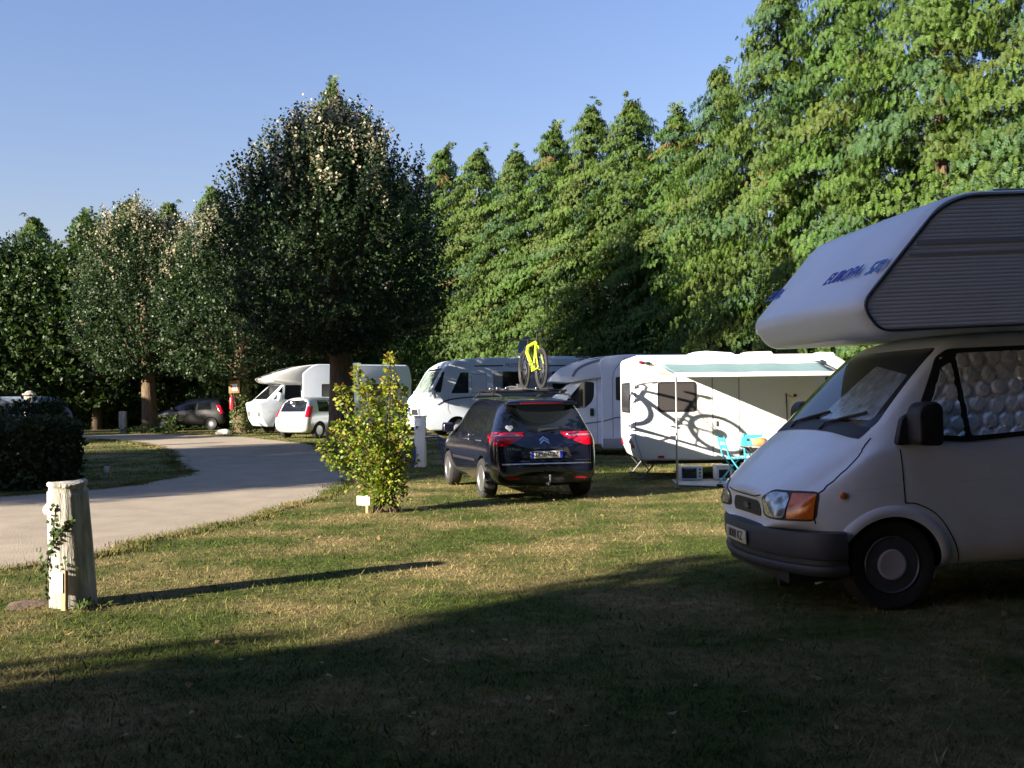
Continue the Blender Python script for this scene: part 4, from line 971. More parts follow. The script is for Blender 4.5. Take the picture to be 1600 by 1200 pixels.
    # side glass both sides
    for s, vw in ((1, 'L'), (-1, 'R')):
        patch('side_window', bv, [(-0.36, 1.09), (0.02, 1.06), (0.02, 1.47), (-0.16, 1.46)], vw, 'glass', t, 0.004, 0.012, 0.06, 0.04)
        patch('side_window', bv, [(0.08, 1.055), (0.86, 1.04), (0.86, 1.50), (0.08, 1.475)], vw, 'glass', t, 0.004, 0.012, 0.06, 0.04)
        patch('side_window', bv, [(0.95, 1.04), (2.10, 1.01), (1.62, 1.48), (0.95, 1.50)], vw, 'glass', t, 0.004, 0.012, 0.06, 0.04)
        patch('side_window', bv, [(2.18, 1.01), (2.62, 1.0), (2.20, 1.24), (1.98, 1.25)], vw, 'glass', t, 0.004, 0.012, 0.06, 0.02)
        ribbon('door_seam', bv, [(0.90, 1.50), (0.90, 0.32)], 0.008, vw, 'seam', t, 0.002); ribbon('door_seam', bv, [(2.15, 1.0), (2.20, 0.32)], 0.008, vw, 'seam', t, 0.002); ribbon('door_seam', bv, [(0.05, 1.45), (0.05, 0.98), (0.28, 0.80), (0.40, 0.60), (0.42, 0.32)], 0.008, vw, 'seam', t, 0.002)
        ribbon('side_moulding', bv, [(0.45, 0.60), (2.25, 0.58)], 0.045, vw, 'plastic', t, 0.008)
        for xx in (0.28, 1.14):
            p = proj_pt(bv, VIEWS[vw], xx, 0.93, 0.02); MB().tube([p+Vector((-0.09, -0.015*s, 0)), p+Vector((-0.06, 0.012*s, 0)), p+Vector((0.06, 0.012*s, 0)), p+Vector((0.09, -0.015*s, 0))], 0.013, 6).build('door_handle', 'chrome', t, smooth=True)
        m = MB().prism(roundpoly([(2.10, 1.02), (2.30, 1.02), (2.32, 1.12), (2.24, 1.19), (2.12, 1.17)], 0.03), 0.90*s, 1.08*s); m.build('door_mirror', 'navy', t, bevel=0.03)
        wheel(t, 0, 0.79*s, 0.325, 0.215, s, 'alloy', 0.215); wheel(t, 2.73, 0.79*s, 0.325, 0.215, s, 'alloy', 0.215)
        m = MB(); m.tube([(-0.22, 0.575*s, 1.60), (-0.12, 0.58*s, 1.665), (0.4, 0.59*s, 1.69), (1.3, 0.59*s, 1.69), (1.65, 0.58*s, 1.66), (1.75, 0.575*s, 1.62)], 0.017, 7); m.build('roof_rail', 'plastic', t, smooth=True)
    rk = MB()
    for xx in (0.25, 1.25):
        o = MB().tube([(xx, -0.66, 1.735), (xx, 0.66, 1.735)], 0.019, 8).box((xx, 0.60, 1.71), (0.07, 0.06, 0.07)).box((xx, -0.60, 1.71), (0.07, 0.06, 0.07)).build('cross_bar', 'plastic', t, smooth=True)
    for y, nm in ((-0.35, 'plastic'), (0.10, 'alu')):
        m = MB().prism([(y-0.045, 1.758), (y+0.045, 1.758), (y+0.045, 1.785), (y+0.03, 1.785), (y+0.02, 1.770), (y-0.02, 1.770), (y-0.03, 1.785), (y-0.045, 1.785)], 0.12, 1.95, 'yz'); m.build('wheel_tray', nm, t)
    m = MB(); m.tube([(0.95, -0.42, 1.76), (0.93, -0.43, 2.05), (1.0, -0.37, 2.30)], 0.016, 7); m.box((1.0, -0.37, 2.30), (0.05, 0.07, 0.05)); m.build('carrier_arm', 'plastic', t, smooth=True)
    m = MB(); m.tube([(1.35, 0.10, 1.80), (0.95, 0.12, 1.815), (0.55, 0.10, 1.80)], 0.016, 7); m.box((0.50, 0.10, 1.82), (0.11, 0.06, 0.07)); m.build('carrier_arm', 'alu', t, smooth=True)
    for xx, y in ((0.35, 0.35), (0.3, 0.52), (1.2, 0.42), (0.28, -0.15)):
        MB().box((xx, y, 1.772), (0.10, 0.07, 0.05)).build('clamp', 'chrome', t, bevel=0.012)
    return t
dark_car()

def bicycle():
    rz = PI/2+CAR_H; u = Vector((math.cos(rz), math.sin(rz))); l = Vector((-u.y, u.x))
    p = Vector(CAR_POS)+u*0.64-l*0.338
    t = thing('bicycle', 'fluorescent yellow mountain bike standing upright on the roof rack of the dark car', 'bicycle', (p.x, p.y, 1.710), rz)
    r = 0.345
    def wh(x, nm='wheel'):
        o = MB().ring((0, 0, 0), (0, 1, 0), r-0.026, 0.026, 48, 8).build(nm, 'rubber', t, smooth=True); o.location = (x, 0, r)
        MB().ring((0, 0, 0), (0, 1, 0), r-0.058, 0.014, 48, 6).build('rim', 'plastic', o, smooth=True)
        m = MB()
        for k in range(28):
            a = 2*PI*k/28; sg = 0.02 if k % 2 else -0.02
            m.tube([(0.02*math.cos(a+0.6), sg, 0.02*math.sin(a+0.6)), ((r-0.06)*math.cos(a), 0, (r-0.06)*math.sin(a))], 0.0014, 3, False)
        m.build('spoke', 'steel', o)['kind'] = 'stuff'
        m = MB().tube([(0, -0.06, 0), (0, 0.06, 0)], 0.018, 10); m.lathe([(0.085, -0.022), (0.085, -0.020), (0.001, -0.020)], (0, 0, 0), 'y', 24); m.build('hub', 'steel', o, smooth=True)
        return o
    wh(0.0); wh(1.04)
    bb = (0.43, 0, r-0.02); st = (0.27, 0, r+0.45); ht = (0.80, 0, r+0.40); hb = (0.835, 0, r+0.28); rear = (0, 0, r); front = (1.04, 0, r)
    m = MB(); m.tube([st, ht], 0.027, 8); m.tube([hb, (0.6, 0, r+0.09), bb], [0.032, 0.040, 0.036], 8); m.tube([bb, st], 0.026, 8); m.tube([ht, hb], 0.032, 8)
    for s in (-1, 1):
        m.tube([(0.38, 0.03*s, r-0.01), (0.2, 0.045*s, r-0.01), (0, 0.055*s, r)], 0.012, 6); m.tube([(0.285, 0.02*s, r+0.40), (0.15, 0.045*s, r+0.22), (0, 0.055*s, r)], 0.010, 6)
    m.tube([(0.43, -0.045, r-0.02), (0.43, 0.045, r-0.02)], 0.032, 10)
    m.build('frame', 'yellow', t, smooth=True)
    m = MB()
    for s in (-1, 1): m.tube([(0.85, 0.045*s, r+0.24), (0.89, 0.06*s, r+0.16), (1.04, 0.06*s, r)], [0.018, 0.016, 0.012], 7)
    m.tube([(0.85, -0.06, r+0.24), (0.85, 0.06, r+0.24)], 0.02, 8); m.build('fork', 'plastic', t, smooth=True)
    m = MB().tube([(0.79, 0, r+0.43), (0.77, 0, r+0.49)], 0.018, 8).tube([(0.77, 0, r+0.50), (0.83, 0, r+0.51)], 0.018, 8).tube([(0.78, -0.36, r+0.52), (0.83, -0.12, r+0.51), (0.83, 0.12, r+0.51), (0.78, 0.36, r+0.52)], 0.013, 8)
    for s in (-1, 1): m.tube([(0.79, 0.30*s, r+0.51), (0.86, 0.26*s, r+0.47)], 0.006, 5); m.tube([(0.785, 0.24*s, r+0.52), (0.775, 0.37*s, r+0.522)], 0.018, 8)
    m.build('handlebar', 'plastic', t, smooth=True)
    m = MB().tube([(0.27, 0, r+0.43), (0.22, 0, r+0.60)], 0.015, 8); m.build('seat_post', 'plastic', t, smooth=True)
    vs = []; xs = [(0.08, 0.075, 0.0), (0.12, 0.085, 0.012), (0.22, 0.05, 0.0), (0.30, 0.025, -0.004), (0.36, 0.018, -0.012)]
    m = MB()
    for x, w, dz in xs: vs += [(x, -w, r+0.60+dz), (x, -w*0.7, r+0.635+dz), (x, w*0.7, r+0.635+dz), (x, w, r+0.60+dz)]
    m.add(vs, [(i*4+k, i*4+(k+1) % 4, (i+1)*4+(k+1) % 4, (i+1)*4+k) for i in range(4) for k in range(4)]+[(0, 1, 2, 3), (16, 17, 18, 19)]); m.build('saddle', 'plastic', t, bevel=0.008)
    m = MB().ring((0.43, -0.055, r-0.02), (0, 1, 0), 0.085, 0.006, 28, 5)
    for sg, y in ((1, -0.075), (-1, 0.075)):
        e = (0.43+0.16*sg*0.5, y, r-0.02-0.155*sg*0.85); m.tube([(0.43, y, r-0.02), e], 0.010, 6); m.box((e[0], y+0.05*(-1 if y < 0 else 1), e[2]), (0.09, 0.08, 0.018))
    m.tube([(0.43, -0.055, r+0.065), (0.0, -0.05, r+0.05)], 0.004, 4); m.tube([(0.43, -0.055, r-0.105), (0.0, -0.05, r-0.05)], 0.004, 4)
    m.build('crankset', 'plastic', t, smooth=True)
bicycle()
# E_CAR

# ------------------------------------------------------------------ caravan with awning
CY = 18.75
def shell_box(name, prof, y0, y1, mats, parent, bevel=0.05, seg=3):
    return MB().prism(prof, y0, y1, 'xz').build(name, mats, parent, bevel=bevel, seg=seg, angle=60)
def caravan():
    # local x to the right along the side, y away from the viewer; the pose keeps the long side square to the view
    x0 = 2.26
    t = thing('caravan', 'sunlit white touring caravan with awning out and a bicycle shadow on its side', 'caravan', (x0, CY, 0), 0)
    prof = roundpoly([(0.14, 0.36, 0.08), (0.0, 0.66, 0.15), (0.0, 2.34, 0.13), (3.80, 2.34, 0.2), (4.22, 2.05, 0.3), (4.30, 1.2, 0.3), (4.12, 0.36, 0.12)], 0.1, 6)
    body = shell_box('body', prof, 0, 2.1, ['grp'], t, 0.045); bv = bvh_of(body)
    FV = (Vector((0, -1, 0)), Vector((1, 0, 0)), Vector((0, 0, 1)))
    LV = (Vector((-1, 0, 0)), Vector((0, 1, 0)), Vector((0, 0, 1)))
    def rect(a, b, c, d): return [(a, b), (c, b), (c, d), (a, d)]
    def window(vw, a, b, c, d, r=0.07):
        w = patch('window', bv, rect(a, b, c, d), vw, 'plastic', t, 0.010, 0.02, 0.1, r)
        patch('pane', bv, rect(a+0.035, b+0.035, c-0.035, d-0.035), vw, 'glass2', w, 0.018, 0.01, 0.1, r*0.7)
    window(FV, 0.47, 1.27, 1.20, 1.84); window(FV, 3.62, 1.58, 3.98, 1.90, 0.05); window(LV, 0.35, 1.25, 1.75, 1.84)
    # doors: entrance in two leaves
    for xx in (1.50, 2.00):
        ribbon('door_seam', bv, [(xx, 1.90), (xx, 0.42)], 0.022, FV, 'skirt', t, 0.003)
    ribbon('door_seam', bv, [(1.50, 1.15), (2.00, 1.15)], 0.016, FV, 'skirt', t, 0.003); ribbon('door_seam', bv, [(1.50, 0.42), (2.00, 0.42)], 0.012, FV, 'skirt', t, 0.003)
    MB().box((1.56, -0.02, 1.05), (0.03, 0.03, 0.10)).build('door_handle', 'skirt', t, bevel=0.006)
    ribbon('corner_trim', bv, [(0.055, 2.22), (0.05, 1.5), (0.05, 0.75), (0.16, 0.42)], 0.014, FV, 'skirt', t, 0.004)
    for pts, m_ in (([(0.36, 2.05), (0.55, 1.97), (0.88, 1.955), (0.62, 2.0)], 'tan'), ([(0.55, 2.07), (0.70, 2.04), (0.66, 2.055)], 'greydecal'), ([(0.62, 2.01), (0.80, 1.975), (0.74, 2.0)], 'greydecal'),
                    ([(2.06, 1.02), (2.24, 1.07), (2.30, 1.07), (2.14, 1.02)], 'tan'), ([(2.28, 0.955), (2.40, 0.985), (2.36, 0.99)], 'greydecal'), ([(2.42, 1.02), (2.66, 1.07), (2.72, 1.07), (2.52, 1.015)], 'tan'), ([(2.44, 1.07), (2.56, 1.10), (2.52, 1.105)], 'greydecal'), ([(2.84, 1.57), (3.0, 1.50), (3.06, 1.52), (2.94, 1.58)], 'tan')):
        patch('decal', bv, pts, FV, m_, t, 0.003, 0.0, 0.1)
    MB().tube([(2.88, -0.02, 1.60), (2.885, -0.05, 1.2), (2.88, -0.03, 0.85)], 0.011, 6).build('cable', 'plastic', t, smooth=True)
    MB().box((3.05, -0.012, 1.555), (0.06, 0.03, 0.05)).build('lamp', 'plastic', t, bevel=0.01); MB().box((0.16, -0.02, 2.21), (0.07, 0.05, 0.05)).build('marker_lamp', 'red', t, bevel=0.01); MB().box((0.29, -0.03, 2.19), (0.10, 0.06, 0.05)).build('awning_bracket', 'plastic', t, bevel=0.01)
    MB().box((3.30, -0.014, 2.245), (0.09, 0.03, 0.06)).build('awning_lamp', 'greydecal', t, bevel=0.01)
    MB().box((0.52, -0.012, 0.43), (0.12, 0.03, 0.045)).build('side_marker', 'red', t, bevel=0.008)
    for y in (0.15, 1.95):
        MB().box((0.03, y, 0.66), (0.06, 0.20, 0.14)).build('tail_lamp', 'red', t, bevel=0.02)
    pl = MB().box((-0.012, 0.55, 0.72), (0.012, 0.5, 0.11)).build('number_plate', 'platewhite', t, bevel=0.003); MB().box((-0.020, 0.33, 0.72), (0.003, 0.05, 0.105)).build('plate_band', 'plateblue', pl)
    MB().tube([(-0.03, 0.25, 1.02), (-0.07, 0.45, 1.02), (-0.07, 0.9, 1.02), (-0.03, 1.1, 1.02)], 0.014, 6).build('grab_handle', 'plastwhite', t, smooth=True)
    # chassis, legs, wheels, drawbar
    MB().box((2.1, 1.05, 0.33), (3.6, 1.5, 0.10)).box((4.6, 1.05, 0.38), (0.9, 0.10, 0.08)).build('chassis', 'plastic', t)
    for x, y in ((0.35, 0.25), (0.35, 1.85), (3.9, 0.25), (3.9, 1.85)):
        MB().tube([(x+0.12, y, 0.34), (x-0.14, y, 0.02)], 0.016, 6).tube([(x-0.16, y, 0.33), (x-0.02, y, 0.16)], 0.012, 6).box((x-0.15, y, 0.012), (0.16, 0.12, 0.024)).build('corner_steady', 'steel', t)
    for y in (0.22, 1.88):
        w = MB().lathe([(0.18, -0.08), (0.20, -0.09), (0.29, -0.085), (0.31, -0.04), (0.31, 0.04), (0.29, 0.085), (0.20, 0.09), (0.18, 0.08)], (0, 0, 0), 'y', 28).build('wheel', 'rubber', t, smooth=True); w.location = (2.35, y, 0.31)
        MB().lathe([(0.18, -0.075), (0.12, -0.06), (0.001, -0.07)], (0, 0, 0), 'y', 24).build('rim', 'cap', w, smooth=True)
    arc = [(2.35+0.40*math.cos(R(a_)), 0.30+0.36*math.sin(R(a_))) for a_ in range(5, 176, 10)]
    patch('wheel_arch', bv, arc, FV, 'plastic', t, 0.004, 0.01, 0.08)
    # roof furniture
    MB().prism(roundpoly([(1.15, 2.335), (1.22, 2.405), (1.45, 2.425), (1.95, 2.39), (2.05, 2.335)], 0.03), 0.35, 0.95).build('roof_hatch', 'offwhite', t, bevel=0.02)
    MB().prism(roundpoly([(2.22, 2.335), (2.24, 2.40), (2.72, 2.41), (2.78, 2.335)], 0.02), 0.4, 0.9).build('roof_vent', 'plastwhite', t, bevel=0.02)
    MB().prism(roundpoly([(3.65, 2.33), (3.68, 2.39), (3.95, 2.38), (4.0, 2.28)], 0.02), 0.5, 0.9).build('roof_vent', 'plastwhite', t, bevel=0.02)
    # awning: cassette, cloth, front rail, arms, two legs
    aw = MB().box((1.95, -0.05, 2.205), (3.15, 0.09, 0.085)).build('awning', 'plastwhite', t, bevel=0.02)
    n, k = 22, 8; yb, yf = -0.09, 17.1-CY; vs = []
    for j in range(k+1):
        v = j/k
        for i in range(n+1):
            u = i/n; xa = 0.42+3.08*u; xb = 0.55+2.84*u
            vs.append((xa*(1-v)+xb*v, yb*(1-v)+yf*v, 2.20*(1-v)+1.93*v-0.03*math.sin(PI*v)+0.006*math.sin(u*21+v*3)))
    m = MB(); b0 = 0
    fs = [(j*(n+1)+i, j*(n+1)+i+1, (j+1)*(n+1)+i+1, (j+1)*(n+1)+i) for j in range(k) for i in range(n)]
    m.add(vs, fs); m.mi = [1 if 1 <= (f//n) <= 5 else 0 for f in range(len(fs))]
    o = m.build('canopy', ['canopyw', 'canopy'], aw, smooth=True); md = o.modifiers.new('thick', 'SOLIDIFY'); md.thickness = 0.003
    MB().box((1.97, yf, 1.925), (2.88, 0.06, 0.075)).build('front_rail', 'plastwhite', aw, bevel=0.012)
    for x in (0.55, 3.36):
        MB().tube([(x, yf, 1.90), (x, yf, 0.0)], 0.019, 8).box((x, yf, 0.01), (0.07, 0.07, 0.02)).build('awning_leg', 'alu', aw, smooth=True)
    for x in (0.46, 3.42):
        MB().tube([(x, -0.08, 2.16), (x+0.05, (yf-0.08)*0.5, 2.04), (x+(0.10 if x < 1 else -0.06), yf, 1.92)], 0.016, 6).build('awning_arm', 'alu', aw, smooth=True)
    return t
caravan()

# things under the awning
def ground_box(name, label, cat, x, y, mats=None):
    return thing(name, label, cat, (x, y, 0.022))
gs = MB(); gp_ = []
pts = [(2.86, 17.42), (3.7, 17.02), (5.6, 17.0), (5.75, 18.62), (2.95, 18.62)]
poly = roundpoly(pts, 0.05, 3); gs.prism(poly, 0.006, 0.022, 'xy')
tag(gs.build('groundsheet', 'sheet', None, bevel=0.004), 'grey groundsheet spread on the grass under the awning', 'groundsheet')
def oven():
    t = thing('oven', 'white countertop oven with dark glass door on the groundsheet below the caravan', 'oven', (3.27, 18.42, 0.022))
    MB().box((0, 0, 0.135), (0.40, 0.28, 0.25)).box((-0.15, 0, 0.005), (0.03, 0.2, 0.012)).box((0.15, 0, 0.005), (0.03, 0.2, 0.012)).build('case', 'plastwhite', t, bevel=0.012)
    d = MB().box((-0.045, -0.145, 0.135), (0.27, 0.012, 0.19)).build('door', 'glass', t, bevel=0.006); MB().tube([(-0.15, -0.165, 0.215), (0.06, -0.165, 0.215)], 0.007, 6).build('handle', 'alu', d)
    for z in (0.20, 0.135, 0.075): MB().lathe([(0.018, 0), (0.016, -0.02), (0.001, -0.022)], (0.148, -0.142, z), 'y', 14).build('knob', 'plastic', t, smooth=True)
oven()
def coolbox():
    t = thing('coolbox', 'white box with dark front panel beside the oven behind the turquoise chair', 'coolbox', (3.86, 18.40, 0.022))
    MB().box((0, 0, 0.13), (0.30, 0.30, 0.25)).build('case', 'plastwhite', t, bevel=0.015); MB().box((0.0, -0.152, 0.12), (0.20, 0.01, 0.15)).build('front_panel', 'plastic', t, bevel=0.004); MB().box((0, 0, 0.265), (0.31, 0.31, 0.022)).build('lid', 'plastwhite', t, bevel=0.008)
coolbox()
def chair(x, y, rz, label):
    # folding bistro chair: two crossing frames, slatted seat and back
    t = thing('folding_chair', label, 'chair', (x, y, 0.022), rz, 'turquoise folding chairs by the caravan')
    w = 0.19
    for s in (-1, 1):
        MB().tube([(-0.22, s*w, 0.0), (0.0, s*w, 0.27), (0.20, s*w, 0.47)], 0.014, 6).build('leg', 'turq', t, smooth=True)
        MB().tube([(0.22, s*(w-0.03), 0.0), (0.02, s*(w-0.03), 0.27), (-0.16, s*(w-0.03), 0.52), (-0.24, s*(w-0.03), 0.84)], 0.014, 6).build('back_leg', 'turq', t, smooth=True)
    for k in range(5): MB().box((-0.13+0.075*k, 0, 0.465), (0.055, 0.36, 0.014)).build('seat_slat', 'turq', t, bevel=0.003)
    for z in (0.66, 0.78): MB().box((-0.205-(z-0.66)*0.25, 0, z), (0.014, 0.34, 0.07), Matrix.Rotation(R(-14), 3, 'Y')).build('back_slat', 'turq', t, bevel=0.003)
    for xx, zz in ((-0.19, 0.04), (0.19, 0.04)): MB().tube([(xx, -w, zz), (xx, w, zz)], 0.009, 6).build('stretcher', 'turq', t, smooth=True)
chair(3.84, 17.32, R(8), 'turquoise folding chair with crossed legs in front of the caravan')
chair(4.42, 18.25, R(-95), 'turquoise chair behind the small table, only its back slats showing')
def table():
    t = thing('table', 'small grey folding table with thin legs under the awning', 'table', (4.42, 17.75, 0.022))
    MB().prism(roundpoly([(-0.38, -0.28), (0.45, -0.28), (0.45, 0.28), (-0.38, 0.28)], 0.05), 0.625, 0.645, 'xy').build('table_top', 'greydecal', t, bevel=0.004)
    for sx in (-1, 1):
        for sy in (-1, 1): MB().tube([(sx*0.27, sy*0.2, 0.63), (-sx*0.20, sy*0.2, 0.0)], 0.011, 6).build('leg', 'alu', t, smooth=True)
table()
bl = MB(); bl.lathe([(0.001, -0.14), (0.05, -0.12), (0.075, -0.05), (0.08, 0.03), (0.06, 0.11), (0.001, 0.14)], (4.36, 17.62, 0.742), 'x', 16)
tag(bl.build('bread_loaf', 'peach', None, smooth=True), 'round brown loaf lying on the small table under the awning', 'bread')
MBk = MB().box((4.13, 17.85, 0.745), (0.10, 0.07, 0.155)); tag(MBk.build('carton', 'turq', None, bevel=0.006), 'turquoise carton on the left end of the small table', 'carton')
MBk = MB().lathe([(0.05, 0), (0.055, 0.04), (0.03, 0.05), (0.001, 0.052)], (3.52, 17.02, 0.02), 'z', 14); tag(MBk.build('bowl', 'plastic', None, smooth=True), 'small dark bowl at the front edge of the groundsheet', 'bowl')

# ------------------------------------------------------------------ motorhomes behind
def mh_frame(name, label, X0, Y0, turn=0.0):
    """faces left in the view: local +x is to the viewer's left, local +y towards the viewer."""
    return thing(name, label, 'motorhome', (X0, Y0, float(gz(X0, Y0))), PI+turn)
def rrect(a, b, c, d): return [(a, b), (c, b), (c, d), (a, d)]

def low_profile():      # white low-profile motorhome between the car and the caravan
    X0, Y0 = 0.80, 26.0
    t = mh_frame('motorhome', 'white low-profile motorhome with curved cab hood, parked between dark car and caravan', X0, Y0)
    x = lambda X: X0-X
    body = shell_box('body', roundpoly([(x(2.32), 0.22), (x(2.32), 2.10), (x(2.25), 2.56, 0.2), (x(2.9), 2.65, 0.3), (x(5.9), 2.62, 0.2), (x(5.95), 0.22)], 0.06, 5), 0, -2.2, ['offwhite'], t, 0.05)
    pod = shell_box('cab_hood', roundpoly([(x(0.98), 1.96, 0.03), (x(1.0), 2.05, 0.04), (x(1.35), 2.36, 0.2), (x(2.0), 2.56, 0.3), (x(2.9), 2.645, 0.1), (x(2.9), 2.08), (x(2.3), 2.05, 0.1), (x(1.7), 1.96, 0.1), (x(1.5), 1.92, 0.05)], 0.04, 6), -0.03, -2.17, ['offwhite'], t, 0.09)
    cab = shell_box('cab', roundpoly([(x(2.34), 0.30), (x(2.34), 2.06), (x(1.62), 1.99, 0.1), (x(0.72), 1.28, 0.1), (x(0.10), 1.06, 0.2), (x(-0.22), 0.80, 0.15), (x(-0.28), 0.35, 0.08)], 0.05, 6), -0.12, -2.05, ['white', 'seam'], t, 0.10)
    bc, bb, bp = bvh_of(cab), bvh_of(body), bvh_of(pod)
    cut(cab, [arch_cutter(t, x(0.55), 0.34, 0.39, -0.5, 0.4)], 1)
    patch('windscreen', bc, [(-0.15-0.05, 1.34), (-1.98, 1.34), (-1.80, 1.93), (-0.38, 1.93)], 'F', 'blind', t, 0.004, 0.02, 0.1, 0.05)
    w = patch('side_window', bc, roundpoly([(x(1.25), 1.27, 0.03), (x(1.88), 1.25, 0.05), (x(2.13), 1.45, 0.25), (x(2.15), 1.93, 0.06), (x(1.85), 1.95, 0.1)], 0.05, 5), 'L', 'glass', t, 0.004, 0.015, 0.08)
    ribbon('door_seam', bc, [(x(2.22), 1.99), (x(2.22), 0.32)], 0.014, 'L', 'skirt', t, 0.002); ribbon('door_seam', bc, [(x(1.05), 1.2), (x(1.0), 0.42)], 0.012, 'L', 'skirt', t, 0.002)
    MB().box((x(2.08), -0.09, 1.15), (0.10, 0.05, 0.20)).build('door_handle', 'plastic', t, bevel=0.02)
    ribbon('stripe', bc, [(x(1.1), 0.83), (x(1.8), 0.84), (x(2.32), 0.90)], 0.035, 'L', 'bluestripe', t, 0.004); ribbon('stripe', bb, [(x(2.34), 0.90), (x(2.7), 1.0), (x(3.4), 1.04), (x(5.8), 1.04)], 0.035, 'L', 'bluestripe', t, 0.004)
    ribbon('hood_stripe', bp, [tuple(p) for p in curve_pts([(x(1.20), 2.24), (x(1.55), 2.46), (x(2.1), 2.56), (x(2.7), 2.61)], 5)], 0.06, 'L', 'stripe', t, 0.004)
    ribbon('hood_stripe', bp, [tuple(p) for p in curve_pts([(x(1.58), 2.08), (x(1.75), 2.30), (x(2.2), 2.48), (x(2.85), 2.55)], 5)], 0.07, 'L', 'bluestripe', t, 0.004)
    ribbon('moulding', bb, [tuple(p) for p in curve_pts([(x(2.62), 0.5), (x(2.62), 1.6), (x(2.66), 2.2), (x(2.95), 2.55)], 5)], 0.02, 'L', 'skirt', t, 0.003)
    w = patch('window', bb, rrect(x(2.70), 1.45, x(3.45), 2.06), 'L', 'plastic', t, 0.008, 0.02, 0.1, 0.05); patch('pane', bb, rrect(x(2.73), 1.48, x(3.42), 2.03), 'L', 'glass2', w, 0.014, 0.008, 0.1, 0.04)
    MB().box((x(4.1), 0.012, 0.33), (3.5, 0.03, 0.26)).build('side_skirt', 'skirt', t, bevel=0.01)
    m = MB().prism(roundpoly([(x(0.85), 1.18), (x(1.05), 1.18), (x(1.06), 1.45), (x(0.92), 1.5)], 0.04), -0.10, 0.12).build('mirror', 'plastic', t, bevel=0.02)
    wheel(t, x(0.55), -0.26, 0.34, 0.21, 1, 'steel'); wheel(t, x(4.9), -0.14, 0.34, 0.21, 1, 'steel'); wheel(t, x(0.55), -1.9, 0.34, 0.21, -1, 'steel'); wheel(t, x(4.9), -2.0, 0.34, 0.21, -1, 'steel')
low_profile()

